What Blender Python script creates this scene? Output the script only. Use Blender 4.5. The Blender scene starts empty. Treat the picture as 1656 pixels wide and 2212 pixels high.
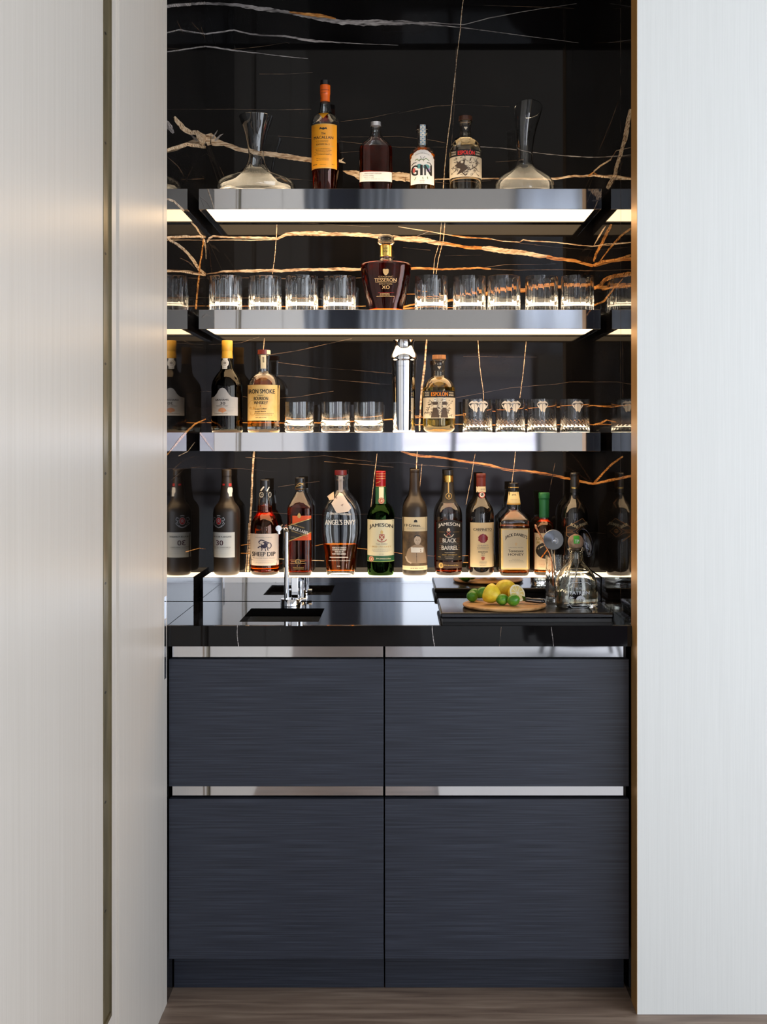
import bpy, bmesh, math, random
from mathutils import Vector, Matrix
random.seed(7)
C = bpy.context.scene.collection
# ------------------------------------------------------------------ frame of measurement
FP, VX, VY, HC = 2650.0, 863.0, 955.0, 1.353      # focal length in px, axis in px, eye height in m
DB = 3.558                                        # niche back wall
DS = 3.335                                        # shelf fronts
DL = 3.42                                         # ledge front
DC = 2.963                                        # counter front
WX = 0.5613                                       # niche half width
DR = 2.90                                         # right wall face
def X(x, D): return (x-VX)*D/FP
def Z(y, D): return HC-(y-VY)*D/FP
# ------------------------------------------------------------------ materials
MATS = {}
def mat(name, col, rough=0.5, metal=0.0, spec=0.5, trans=0.0, ior=1.5, emit=None, es=0.0, coat=0.0, sub=None):
    if name in MATS: return MATS[name]
    m = bpy.data.materials.new(name); m.use_nodes = True
    b = m.node_tree.nodes['Principled BSDF']
    b.inputs['Base Color'].default_value = (*col, 1)
    b.inputs['Roughness'].default_value = rough
    b.inputs['Metallic'].default_value = metal
    b.inputs['Specular IOR Level'].default_value = spec
    b.inputs['Transmission Weight'].default_value = trans
    b.inputs['IOR'].default_value = ior
    b.inputs['Coat Weight'].default_value = coat
    b.inputs['Coat Roughness'].default_value = 0.05
    if emit:
        b.inputs['Emission Color'].default_value = (*emit, 1)
        b.inputs['Emission Strength'].default_value = es
    MATS[name] = m
    return m
def glassmat(name, col, ior=1.43, rough=0.0):
    if name in MATS: return MATS[name]
    m = bpy.data.materials.new(name); m.use_nodes = True
    nt = m.node_tree; nt.nodes.remove(nt.nodes['Principled BSDF'])
    g = nt.nodes.new('ShaderNodeBsdfGlass')
    g.inputs['Color'].default_value = (*col, 1); g.inputs['IOR'].default_value = ior
    g.inputs['Roughness'].default_value = rough
    nt.links.new(g.outputs[0], nt.nodes['Material Output'].inputs[0])
    MATS[name] = m; return m
def noisemat(name, stops, scale=(1,1,1), nscale=1.0, detail=4, rough=0.5, spec=0.5, metal=0.0, bump=0.0, rng=None, coat=0.0, dist=0.0):
    """noise over object coordinates -> colour ramp"""
    m = mat(name, (1,1,1), rough, metal, spec, coat=coat)
    nt = m.node_tree; b = nt.nodes['Principled BSDF']
    tc = nt.nodes.new('ShaderNodeTexCoord'); mp = nt.nodes.new('ShaderNodeMapping')
    mp.inputs['Scale'].default_value = scale
    n = nt.nodes.new('ShaderNodeTexNoise'); n.inputs['Scale'].default_value = nscale; n.inputs['Detail'].default_value = detail
    n.inputs['Distortion'].default_value = dist
    r = nt.nodes.new('ShaderNodeValToRGB')
    nt.links.new(tc.outputs['Object'], mp.inputs[0]); nt.links.new(mp.outputs[0], n.inputs['Vector'])
    nt.links.new(n.outputs[0], r.inputs[0]); nt.links.new(r.outputs[0], b.inputs['Base Color'])
    e = r.color_ramp.elements
    while len(e) < len(stops): e.new(0.5)
    for i, (p, c) in enumerate(stops):
        e[i].position = p; e[i].color = (*c, 1)
    if bump:
        bp = nt.nodes.new('ShaderNodeBump'); bp.inputs['Strength'].default_value = bump; bp.inputs['Distance'].default_value = 0.001
        nt.links.new(n.outputs[0], bp.inputs['Height']); nt.links.new(bp.outputs[0], b.inputs['Normal'])
    return m
steel = mat('polished_steel', (.78,.79,.81), .03, 1)
# gentle ripple on the polished sheet steel, as sheet metal has
def ripple(m, sc, st, dist=.004):
    nt = m.node_tree; b = nt.nodes['Principled BSDF']
    tc = nt.nodes.new('ShaderNodeTexCoord'); mp = nt.nodes.new('ShaderNodeMapping'); mp.inputs['Scale'].default_value = sc
    n = nt.nodes.new('ShaderNodeTexNoise'); n.inputs['Scale'].default_value = 1; n.inputs['Detail'].default_value = 1
    bp = nt.nodes.new('ShaderNodeBump'); bp.inputs['Strength'].default_value = st; bp.inputs['Distance'].default_value = dist
    nt.links.new(tc.outputs['Object'], mp.inputs[0]); nt.links.new(mp.outputs[0], n.inputs['Vector'])
    nt.links.new(n.outputs[0], bp.inputs['Height']); nt.links.new(bp.outputs[0], b.inputs['Normal'])
shelfsteel = mat('shelf_steel', (.66,.66,.67), .035, 1); ripple(shelfsteel, (5,5,5), .06)
chrome = mat('chrome', (.86,.88,.92), .02, 1)
satin = mat('satin_steel', (.62,.62,.62), .18, 1)
marble = noisemat('black_marble', [(.3,(.003,.0028,.003)),(.62,(.006,.0055,.0055)),(.8,(.014,.011,.010))], (3,3,6), 1.2, 5, rough=.035, spec=.27)
def veinmat(name, a, b, c, dark, lo):
    """vein colour with streaks of darker stone running through it"""
    m=noisemat(name,[(.30,dark),(.42,a),(.56,b),(.74,c)],(28,28,150),1.6,8,rough=.08)
    nt=m.node_tree; bs=nt.nodes['Principled BSDF']; ramp=[n for n in nt.nodes if n.type=='VALTORGB'][0]; mp=[n for n in nt.nodes if n.type=='MAPPING'][0]
    n2=nt.nodes.new('ShaderNodeTexNoise'); n2.inputs['Scale'].default_value=.22; n2.inputs['Detail'].default_value=3
    r2=nt.nodes.new('ShaderNodeValToRGB'); r2.color_ramp.elements[0].position=lo; r2.color_ramp.elements[1].position=lo+.22
    mx=nt.nodes.new('ShaderNodeMix'); mx.data_type='RGBA'; mx.inputs[6].default_value=(*dark,1)
    nt.links.new(mp.outputs[0],n2.inputs['Vector']); nt.links.new(n2.outputs[0],r2.inputs[0]); nt.links.new(r2.outputs[0],mx.inputs[0])
    nt.links.new(ramp.outputs[0],mx.inputs[7]); nt.links.new(mx.outputs[2],bs.inputs['Base Color'])
    return m
v_cream = veinmat('vein_cream',(.42,.27,.15),(.70,.55,.38),(.80,.68,.52),(.14,.07,.035),.22)
v_orange = veinmat('vein_orange',(.42,.16,.035),(.58,.27,.07),(.70,.44,.20),(.10,.035,.01),.24)
v_dim = veinmat('vein_dim',(.22,.20,.19),(.36,.33,.32),(.5,.46,.43),(.05,.045,.045),.28)  # dimmer grey-cream: the top veins' lack of light is put into the colour
v_thin = veinmat('vein_thin',(.10,.065,.04),(.17,.11,.07),(.24,.16,.10),(.012,.010,.009),.40)
LEDC = (1.0,.68,.38)
led = mat('led_diffuser', (.9,.85,.75), .4, emit=LEDC, es=4.6)
ledtop = mat('led_glow_top', (.9,.85,.75), .4, emit=(1.0,.76,.50), es=5.0)
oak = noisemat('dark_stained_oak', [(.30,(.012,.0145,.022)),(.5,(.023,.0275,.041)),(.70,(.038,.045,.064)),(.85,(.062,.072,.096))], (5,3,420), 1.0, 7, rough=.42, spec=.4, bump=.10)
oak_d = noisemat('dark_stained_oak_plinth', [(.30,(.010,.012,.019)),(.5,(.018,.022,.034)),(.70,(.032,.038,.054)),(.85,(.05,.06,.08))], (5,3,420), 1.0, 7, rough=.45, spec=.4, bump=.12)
cream = noisemat('cream_lacquered_wood', [(.3,(.55,.505,.45)),(.55,(.58,.535,.48)),(.75,(.61,.565,.51))], (1,60,.8), 3.0, 6, rough=.34, spec=.45, bump=.01)
whitep = noisemat('white_grained_panel', [(.3,(.68,.695,.68)),(.5,(.70,.715,.70)),(.7,(.72,.735,.72))], (260,60,3.0), 1.6, 6, rough=.5, spec=.3, bump=.02)
brass = mat('brushed_brass', (.68,.38,.12), .35, .6)
bronze = noisemat('bronze_channel', [(.3,(.17,.14,.08)),(.6,(.24,.20,.12)),(.8,(.30,.25,.16))], (1,20,4), 2, 4, rough=.35, metal=.6)
black = mat('matt_black', (.008,.008,.009), .4)
floorm = noisemat('brown_wood_floor', [(.28,(.14,.095,.072)),(.5,(.24,.172,.13)),(.7,(.35,.265,.205))], (2.2,26,5), 1.6, 7, rough=.42, bump=.1, dist=.6)
blackgloss = mat('black_gloss', (.006,.006,.008), .08, coat=.3)
slate = noisemat('black_board', [(.3,(.007,.007,.009)),(.7,(.012,.012,.013))], (8,8,8), 3, 4, rough=.2)
gl_clear = glassmat('clear_glass', (.985,.99,.99))
gl_warm = glassmat('warm_glass', (.99,.97,.93))
gl_green = glassmat('green_glass', (.16,.36,.12))
# ------------------------------------------------------------------ object helpers
def link(o, parent=None):
    C.objects.link(o)
    if parent: o.parent = parent
    return o
def obj(name, bm, mats, parent=None, smooth=False, bev=0):
    me = bpy.data.meshes.new(name)
    bm.normal_update(); bm.to_mesh(me); bm.free()
    for m in (mats if isinstance(mats,(list,tuple)) else [mats]): me.materials.append(m)
    if smooth:
        for p in me.polygons: p.use_smooth = True
    me.set_sharp_from_angle(angle=math.radians(38))
    o = bpy.data.objects.new(name, me); link(o, parent)
    if bev:
        b = o.modifiers.new('Bevel','BEVEL'); b.width = bev; b.segments = 3; b.limit_method='ANGLE'
    return o
def tag(o, label, cat, group=None):
    o['label'] = label; o['category'] = cat
    if group: o['group'] = group
    return o
def thing(name, label, cat, loc, group=None):
    o = bpy.data.objects.new(name, None); o.empty_display_size=.02; C.objects.link(o); o.location = loc
    return tag(o, label, cat, group)
def struct(o, label=None):
    o['kind'] = 'structure'
    if label: o['label'] = label
    return o
def box(bm, x0,x1,y0,y1,z0,z1, mi=0):
    vs = [bm.verts.new(p) for p in ((x0,y0,z0),(x1,y0,z0),(x1,y1,z0),(x0,y1,z0),(x0,y0,z1),(x1,y0,z1),(x1,y1,z1),(x0,y1,z1))]
    for f in ((0,3,2,1),(4,5,6,7),(0,1,5,4),(1,2,6,5),(2,3,7,6),(3,0,4,7)):
        fc = bm.faces.new([vs[i] for i in f]); fc.material_index = mi
def boxo(name, x0,x1,y0,y1,z0,z1, m, parent=None, bev=0):
    bm = bmesh.new(); box(bm, min(x0,x1),max(x0,x1),y0,y1,min(z0,z1),max(z0,z1)); return obj(name, bm, m, parent, bev=bev)
def tube(bm, pts, rad, seg=12, caps=True, mi=0):
    pts = [Vector(p) for p in pts]; rings=[]
    if not isinstance(rad,(list,tuple)): rad=[rad]*len(pts)
    up = None
    for i,p in enumerate(pts):
        t = (pts[min(i+1,len(pts)-1)]-pts[max(i-1,0)]).normalized()
        if up is None:
            up = Vector((0,0,1)) if abs(t.z)<.9 else Vector((0,1,0))
        a = t.cross(up).normalized(); b = t.cross(a).normalized(); up = -b if b.dot(up)<0 else b
        rings.append([bm.verts.new(p+rad[i]*(math.cos(q*2*math.pi/seg)*a+math.sin(q*2*math.pi/seg)*b)) for q in range(seg)])
    for r0,r1 in zip(rings,rings[1:]):
        for q in range(seg):
            f=bm.faces.new((r0[q],r0[(q+1)%seg],r1[(q+1)%seg],r1[q])); f.material_index=mi; f.smooth=True
    if caps:
        for r in (rings[0],rings[-1]):
            f=bm.faces.new(r if r is rings[-1] else r[::-1]); f.material_index=mi
def pchip(pts, step):
    """monotone cubic through (t, v) sorted by t"""
    n=len(pts); t=[p[0] for p in pts]; v=[p[1] for p in pts]
    h=[t[i+1]-t[i] for i in range(n-1)]; d=[(v[i+1]-v[i])/h[i] for i in range(n-1)]
    m=[0]*n; m[0]=d[0]; m[-1]=d[-1]
    for i in range(1,n-1):
        m[i]=0 if d[i-1]*d[i]<=0 else (2*d[i-1]*d[i]/(d[i-1]+d[i]))
    out=[]
    for i in range(n-1):
        k=max(1,int(round(h[i]/step)))
        if abs(d[i])<1e-6 and m[i]==0 and m[i+1]==0: k=1
        for j in range(k):
            s=j/k; s2=s*s; s3=s2*s
            out.append((t[i]+s*h[i],(2*s3-3*s2+1)*v[i]+(s3-2*s2+s)*h[i]*m[i]+(-2*s3+3*s2)*v[i+1]+(s3-s2)*h[i]*m[i+1]))
    out.append((t[-1],v[-1])); return out
def ring(bm, z, a, b, n, seg, mod=None):
    vs=[]
    for i in range(seg):
        th=2*math.pi*i/seg; c,s=math.cos(th),math.sin(th)
        f = mod(th,z) if mod else 1.0
        vs.append(bm.verts.new((math.copysign(abs(c)**(2/n),c)*a*f, math.copysign(abs(s)**(2/n),s)*b*f, z)))
    return vs
def loft(bm, rings, cap0=True, cap1=True, mi=0):
    for r0,r1 in zip(rings,rings[1:]):
        k=len(r0)
        for q in range(k):
            f=bm.faces.new((r0[q],r0[(q+1)%k],r1[(q+1)%k],r1[q])); f.smooth=True; f.material_index=mi
    if cap0: f=bm.faces.new(rings[0][::-1]); f.material_index=mi
    if cap1: f=bm.faces.new(rings[-1]); f.material_index=mi
def lathe(name, prof, m, parent=None, seg=40, n=2, bfac=1, smooth=True):
    """prof (z, r) bottom to top, closed solid"""
    bm=bmesh.new(); loft(bm,[ring(bm,z,max(r,1e-5),max(r,1e-5)*bfac,n,seg) for z,r in prof])
    return obj(name,bm,m,parent)
# ------------------------------------------------------------------ decals : flat shapes given in px, laid on a surface
FONTC={}
def text2d(s):
    if s in FONTC: return FONTC[s]
    cu=bpy.data.curves.new('t','FONT'); cu.body=s; cu.resolution_u=3; cu.offset=0.0
    o=bpy.data.objects.new('t',cu); me=bpy.data.meshes.new_from_object(o)
    vs=[(v.co.x,v.co.y) for v in me.vertices]; fs=[tuple(p.vertices) for p in me.polygons]
    bpy.data.objects.remove(o); bpy.data.curves.remove(cu); bpy.data.meshes.remove(me)
    x0=min(v[0] for v in vs); x1=max(v[0] for v in vs); y0=min(v[1] for v in vs); y1=max(v[1] for v in vs)
    vs=[((v[0]-x0)/(x1-x0)-.5,(v[1]-y0)/(y1-y0)-.5) for v in vs]
    FONTC[s]=(vs,fs); return FONTC[s]
def T(m, s, cx, cy, w, h, rot=0, arch=0, bulge=0):
    """text centred at px cx, cy, of px width w and height h; arch lifts the middle, bulge makes the ends taller"""
    vs,fs=text2d(s); out=[]; a=math.radians(rot); nv=len(vs); o=.03*h/max(w,.1)
    vs=[(u-o,v) for u,v in vs]+[(u+o,v) for u,v in vs]; fs=list(fs)+[tuple(q+nv for q in f) for f in fs]
    for u,v in vs:
        x=u*w; y=v*h*(1+bulge*4*u*u); y+=arch*(1-4*u*u)
        out.append((cx+x*math.cos(a)+y*math.sin(a), cy-(y*math.cos(a)-x*math.sin(a))))
    return (m,out,fs)
def P(m, pts): return (m,[tuple(p) for p in pts],[tuple(range(len(pts)))])
def R(m,x0,y0,x1,y1): return P(m,[(x0,y1),(x1,y1),(x1,y0),(x0,y0)])
def E(m,cx,cy,rx,ry=None,k=24,a0=0,a1=360):
    ry=ry or rx; full=(a1-a0)>=360
    return P(m,[(cx+rx*math.cos(math.radians(a0+(a1-a0)*i/(k if full else k-1))),cy-ry*math.sin(math.radians(a0+(a1-a0)*i/(k if full else k-1)))) for i in range(k)])
def L(m,pts,w):
    vs=[];fs=[]
    for (x0,y0),(x1,y1) in zip(pts,pts[1:]):
        d=math.hypot(x1-x0,y1-y0) or 1; nx,ny=-(y1-y0)/d*w/2,(x1-x0)/d*w/2; b=len(vs)
        vs+=[(x0+nx,y0+ny),(x1+nx,y1+ny),(x1-nx,y1-ny),(x0-nx,y0-ny)]; fs.append((b,b+1,b+2,b+3))
    return (m,vs,fs)
def O(m,cx,cy,rx,ry,w,k=24):
    vs=[];fs=[]
    for i in range(k):
        a=2*math.pi*i/k
        vs+=[(cx+rx*math.cos(a),cy+ry*math.sin(a)),(cx+(rx-w)*math.cos(a),cy+(ry-w)*math.sin(a))]
    for i in range(k): j=(i+1)%k; fs.append((2*i,2*j,2*j+1,2*i+1))
    return (m,vs,fs)
def scribble(m,x0,y0,x1,y1,rows,w,seed=1,dens=.75):
    """rows of tiny illegible words, as the small print looks"""
    rnd=random.Random(seed); vs=[];fs=[]
    for r in range(rows):
        y=y0+(y1-y0)*(r+.5)/rows; x=x0+rnd.random()*(x1-x0)*.12; xe=x1-rnd.random()*(x1-x0)*.12
        while x<xe:
            l=rnd.uniform(1.2,4.0); b=len(vs); xx=min(x+l,xe)
            vs+=[(x,y+w/2),(xx,y+w/2),(xx,y-w/2),(x,y-w/2)]; fs.append((b,b+1,b+2,b+3)); x+=l+rnd.uniform(.5,1.0)
    return (m,vs,fs)
def decal(name, shapes, surf, parent, step=3.0, vstep=None, e0=.0002, e1=.0004):
    mats=[];BM=bmesh.new()
    for i,(m,vs,fs) in enumerate(shapes):
        if m not in mats: mats.append(m)
        bm=bmesh.new(); V=[bm.verts.new((x,-y,0)) for x,y in vs]
        for f in fs:
            try: bm.faces.new([V[q] for q in f])
            except ValueError: pass
        if len(fs)==1 and len(fs[0])>4: bmesh.ops.triangulate(bm,faces=bm.faces[:])
        x0=min(v[0] for v in vs); x1=max(v[0] for v in vs)
        if step:
            x=math.ceil(x0/step)*step
            while x<x1:
                bmesh.ops.bisect_plane(bm,geom=bm.verts[:]+bm.edges[:]+bm.faces[:],plane_co=(x,0,0),plane_no=(1,0,0)); x+=step
        if vstep:
            y0=min(v[1] for v in vs); y1=max(v[1] for v in vs); y=math.ceil(y0/vstep)*vstep
            while y<y1:
                bmesh.ops.bisect_plane(bm,geom=bm.verts[:]+bm.edges[:]+bm.faces[:],plane_co=(0,-y,0),plane_no=(0,1,0)); y+=vstep
        eps = e0 if i==0 else e1+i*.00001
        mp={}
        for v in bm.verts: mp[v]=BM.verts.new(surf(v.co.x,-v.co.y,eps))
        for f in bm.faces:
            try: nf=BM.faces.new([mp[v] for v in f.verts]); nf.material_index=mats.index(m); nf.smooth=True
            except ValueError: pass
        bm.free()
    return obj(name,BM,mats,parent)
# ------------------------------------------------------------------ bottles
class Bottle:
    def __init__(s, name, label, cat, cx, base, D, prof, bcap=None, nb=2, group=None):
        s.cx,s.base,s.D,s.k=cx,base,D,D/FP
        s.t=thing(name,label,cat,(X(cx,D),D,Z(base,D)),group)
        s.prof=sorted(prof)                      # (y, half width) px, top to bottom
        s.amax=max(p[1] for p in prof); s.amin=min(p[1] for p in prof if p[1]>3); s.bcap=bcap; s.nb=nb
        s.fine=pchip(s.prof,1.5)
    def hw(s,y):
        f=s.fine
        if y<=f[0][0]: return f[0][1]
        for (t0,v0),(t1,v1) in zip(f,f[1:]):
            if t0<=y<=t1: return v0+(v1-v0)*(y-t0)/max(t1-t0,1e-6)
        return f[-1][1]
    def sec(s,a):
        b=min(a,s.bcap) if s.bcap else a
        q=min(1,max(0,(a-s.amin*1.3)/(max(s.amax-s.amin*1.3,1e-3)))); q=q*q*(3-2*q)
        return b, 2+(s.nb-2)*q
    def surf(s,x,y,eps):
        a=s.hw(y); b,n=s.sec(a); u=(x-s.cx); r=min(abs(u)/a,.9995)
        yy=-(b*(1-r**n)**(1/n))*s.k
        d=Vector((u*s.k, yy*(a/b if b else 1), 0)); d=d.normalized() if d.length>0 else Vector((0,-1,0))
        if n>3: d=Vector((0,-1,0))
        return (u*s.k+d.x*eps, yy+d.y*eps, (s.base-y)*s.k)
    def rings(s,bm,y0,y1,off=0,seg=48,extra=()):
        pts=[p for p in s.fine if y0<p[0]<y1]
        ys=sorted(set([y0,y1]+[p[0] for p in pts]+list(extra)),reverse=True)
        R_=[]
        for y in ys:
            a=s.hw(y); b,n=s.sec(a)
            R_.append(ring(bm,(s.base-y)*s.k,max(a-off,.5)*s.k,max(b-off,.5)*s.k,n,seg))
        return R_
    def solid(s,name,y0,y1,m,off=0,parent=None,seg=48):
        bm=bmesh.new(); loft(bm,s.rings(bm,y0,y1,off,seg)); return obj(name,bm,m,parent or s.t)
    def shell(s,y0,y1,m,wall=2.2,foot=7,name='glass_body',seg=48):
        bm=bmesh.new(); o=s.rings(bm,y0,y1,0,seg); i=s.rings(bm,y0,y1-foot,wall,seg)
        loft(bm,o+i[::-1]); return obj(name,bm,m,s.t)
    def liquid(s,ytop,ybot,m,off=1.2,seg=48,name='liquid'):
        bm=bmesh.new(); loft(bm,s.rings(bm,ytop,ybot,off,seg)); return obj(name,bm,m,s.t)
    def decal(s,name,shapes,vstep=None,parent=None,**k):
        ys=[v[1] for sh in shapes for v in sh[1]]; h=[s.hw(min(ys)+(max(ys)-min(ys))*i/8) for i in range(9)]
        if vstep is None and max(h)-min(h)>.15: vstep=5
        return decal(name,shapes,s.surf,parent or s.t,vstep=vstep,**k)
def ink(c,n=None,r=.5): return mat(n or 'ink_%02x%02x%02x'%tuple(int(255*q) for q in c),c,r)
BK=ink((.015,.013,.012),'print_black'); WH=mat('print_white',(.80,.78,.72),.5); GD=mat('print_gold',(.62,.42,.14),.35,.4)
RD=mat('print_red',(.42,.02,.02),.5); CR=mat('label_cream',(.72,.63,.42),.5); GY=mat('print_grey',(.30,.28,.26),.5)
# =================================================================== THE ROOM
# niche back wall, marble, with veins laid in
def strips(bm, veins, to3_, nrm=(0,-1,0)):
    for vi,(mi, w, pts) in enumerate(veins):
        off=Vector(nrm)*(vi*5e-6); to3=lambda x,y: Vector(to3_(x,y))+off
        # resample
        P_=[]
        for i in range(len(pts)-1):
            p,q=pts[i],pts[i+1]; w0=p[2] if len(p)>2 else w; w1=q[2] if len(q)>2 else w
            k=max(1,int(math.hypot(q[0]-p[0],q[1]-p[1])/3.5))
            for j in range(k): s=j/k; P_.append((p[0]+(q[0]-p[0])*s,p[1]+(q[1]-p[1])*s,w0+(w1-w0)*s))
        q=pts[-1]; P_.append((q[0],q[1],q[2] if len(q)>2 else w))
        n=len(P_); side=[]
        lat=ja=jb=0
        for i,(x,y,ww) in enumerate(P_):
            a=P_[max(i-1,0)]; b=P_[min(i+1,n-1)]; dx,dy=b[0]-a[0],b[1]-a[1]; d=math.hypot(dx,dy) or 1
            lat=.92*lat+random.uniform(-.11,.11)*min(ww,4)*(1 if 0<i<n-1 else 0)
            ja=.88*ja+random.uniform(-.075,.075); jb=.88*jb+random.uniform(-.075,.075)
            nx,ny=-dy/d,dx/d; t=1 if 0<i<n-1 else .8
            fw=.42 if ww<3 else .5; wa=ww*(fw+ja)*t; wb=ww*(fw+jb)*t
            side.append((bm.verts.new(to3(x+nx*(wa+lat),y+ny*(wa+lat))),bm.verts.new(to3(x-nx*(wb-lat),y-ny*(wb-lat)))))
        for (a,b),(c,d_) in zip(side,side[1:]):
            f=bm.faces.new((a,b,d_,c)); f.material_index=mi
VM=[marble,v_cream,v_orange,v_dim,v_thin]
back_veins=[
 (3,10,[(444,8,6),(520,12,7),(560,20,9),(620,27,9),(680,36,10),(740,47,12),(860,50,10),(905,51,6),(960,57,3),(1000,60,2),(1170,82,1.5),(1250,93,1)]),
 (2,8,[(625,26,3),(680,33,8),(725,40,4)]),
 (3,5,[(444,74,3),(505,65,3),(540,74,3),(620,80,4),(680,90,5),(740,93,2),(860,98,1)]),
 (3,2,[(444,100,3),(500,108,3),(560,115,2),(630,124,2),(665,127,1)]),(4,1,[(500,107),(560,101),(620,92),(625,94)]),
 (3,2,[(905,48,3),(1000,53,2),(1060,38,2),(1160,20,1.5),(1245,8,1)]),
 (1,2,[(1001,-40),(1000,0),(994,60),(988,110),(978,200),(968,290),(960,360),(957,407)]),(4,1.2,[(985,100),(983,200),(975,310),(972,400)]),
 (1,12,[(444,306,26),(456,300,24),(468,308,18),(484,312,8),(520,324,9),(560,333,10),(600,337,10),(660,345,10),(672,347,10),(730,348,7),(746,353,2)]),
 (3,3,[(458,300,4),(466,288,3),(470,281,1)]),(3,3,[(464,304,5),(476,292,3),(482,289,1)]),(1,2,[(700,352,3),(737,346,3),(742,341,1)]),
 (1,18,[(740,369,1),(752,373,9),(775,379,18),(830,381,18),(880,384,18),(886,392,6),(888,402,2)]),
 (1,3,[(886,391,3),(920,389),(960,387),(1060,386),(1200,385,5),(1240,381,5),(1281,379,4)]),(4,1.5,[(884,398),(930,392),(965,396),(1060,390)]),
 (4,1.2,[(444,236),(600,237),(672,236)]),(4,1.3,[(600,294),(672,299),(760,308),(860,318),(960,318)]),(3,2,[(1036,317),(1080,320),(1180,333),(1240,338),(1281,340)]),
 (4,1.6,[(735,296),(860,295),(940,304),(962,309)]),(4,1.1,[(860,245),(940,229),(1000,226),(1100,231)]),(4,1.2,[(735,263),(800,255),(862,241)]),(4,1,[(560,160),(620,160),(675,157)]),
 (4,1.3,[(585,383),(680,390)]),(4,1.2,[(735,330),(800,325)]),(4,1.5,[(1070,350),(1110,347),(1130,345)]),(4,1,[(1000,10),(1240,18)]),(4,1,[(446,332),(470,350),(490,395)]),
 (2,2.5,[(1270,381,4),(1281,372,3)]),
 # between shelf 1 and 2
 (1,5,[(447,524,3),(452,515,5),(460,511,4),(520,514,5),(600,515,4),(618,506,7),(640,504,8),(700,504,9),(760,506,9),(800,509,9),(850,514,11),(905,518,11),(950,526,7),(985,531,6)]),
 (2,6,[(950,523,2),(985,530,6),(1010,534,8),(1045,538,7)]),(1,9,[(1040,536,7),(1060,537,11),(1120,545,12),(1165,551,11),(1185,553,9)]),
 (2,6,[(1180,555,8),(1205,560,8),(1240,563,6),(1265,570,6),(1281,573,6)]),(1,2,[(446,519),(560,519),(600,518)]),
 (1,2,[(860,490),(930,500),(970,508),(1010,514),(1050,514),(1080,520),(1122,523)]),(1,2.5,[(1122,523),(1130,518),(1140,520),(1200,524),(1250,530),(1281,532)]),(2,2.5,[(975,509),(1010,513),(1060,517)]),
 (4,1.2,[(1122,525),(1200,534),(1281,540)]),(4,1.2,[(600,481),(690,484),(800,490)]),(3,1.2,[(900,510),(928,500)]),
 (1,5,[(446,592,2),(480,587,4),(540,585,6),(640,583,6),(740,582,6),(790,582,5)]),(2,4,[(885,580,5),(980,581,4),(1030,578,4),(1060,581,3)]),(4,2,[(1060,581),(1120,584),(1200,583),(1281,585)]),(4,1.5,[(1045,578),(1090,572),(1200,570)]),
 (1,2,[(598,485),(597,513),(593,560),(588,592)]),(1,1.6,[(953,480),(950,520),(938,560),(936,592)]),(1,2,[(961,480),(957,520),(947,560),(942,592)]),
 (4,2,[(446,601),(560,600),(620,602),(700,603),(780,600)]),(2,2,[(446,661),(600,662),(700,663),(790,661)]),(4,1.5,[(446,643),(620,644),(700,646)]),
 (2,6,[(868,663,3),(900,657,4),(960,650,5),(1000,643,6),(1060,633,8),(1130,627,8),(1180,622,7),(1240,620,7),(1281,622,7)]),(2,3,[(862,667,4),(900,664,3),(980,664,2)]),(2,1.5,[(862,636),(900,635)]),
 (4,1.2,[(870,535),(900,538),(930,540)]),(4,1,[(960,553),(1040,551)]),
 # between shelf 2 and 3
 (4,1.6,[(560,770),(640,758),(690,747),(760,731)]),(4,1.3,[(600,783),(680,793),(860,808)]),(4,1.8,[(600,812),(660,815),(690,819),(740,822),(860,832)]),
 (1,2,[(571,731),(569,757)]),(1,4,[(921,733,3),(917,790,4),(910,850,4),(906,931,3)]),(1,2,[(1032,735),(1036,790),(1043,845),(1046,880)]),(1,1.8,[(1136,738),(1130,800),(1122,860)]),
 (4,1.3,[(980,860),(1100,838),(1200,830),(1230,825),(1281,825)]),(4,1.4,[(1000,770),(1100,771),(1160,771)]),(4,1.2,[(446,745),(520,740),(560,728)]),
 (2,2.4,[(446,913),(600,913),(700,913),(850,905),(980,897),(1000,896)]),(2,2.2,[(1055,889),(1130,885),(1200,879),(1281,876)]),(2,2,[(890,899),(910,899)]),(2,2.2,[(890,918),(960,917),(1281,918)]),(4,1.2,[(446,845),(560,862),(640,858),(720,845)]),
 # between shelf 3 and the ledge
 (1,4,[(549,975,4),(547,1000,4),(545,1040,4),(541,1110,4),(539,1180,4),(535,1240,4)]),(1,2,[(537,1130),(533,1200),(530,1238)]),
 (2,5,[(866,975,3),(900,984,5),(960,990,4),(1000,996,4),(1040,1001,4),(1085,1012,5),(1120,1016,5),(1155,1020,6),(1200,1027,5),(1215,1032,6),(1281,1046,5)]),(4,2,[(990,998),(1050,1008),(1120,1018),(1200,1027)]),
 (4,1.6,[(530,988),(600,991),(700,984),(760,993),(830,1000),(860,998),(900,1003),(1010,1012)]),(4,1.2,[(700,997),(800,1004),(850,1009)]),(4,1.3,[(446,1012),(520,1012),(600,1020)]),
 (4,1.5,[(600,1052),(640,1046),(690,1040)]),(4,1.2,[(540,1104),(620,1110),(700,1112),(800,1110),(850,1118),(890,1122)]),
 (1,1.6,[(814,980),(806,1050),(801,1095)]),(1,2.5,[(901,975),(899,1014)]),(1,1.4,[(911,1002),(906,1055)]),(1,1.5,[(1026,980),(1016,1040),(1006,1090)]),(1,1.8,[(1113,975),(1105,1043)]),(4,1.3,[(1198,1000),(1186,1060),(1180,1120)]),
 (2,2,[(680,1179),(700,1175)]),(2,2,[(770,1184),(870,1196),(945,1202),(1010,1200)]),(2,1.8,[(520,1178),(545,1174)]),(2,1.8,[(520,1195),(560,1196)]),(1,1.6,[(600,1207),(700,1211)]),(2,2,[(1000,1215),(1020,1215)]),(4,1.5,[(1180,1160),(1281,1150)]),
]
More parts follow.
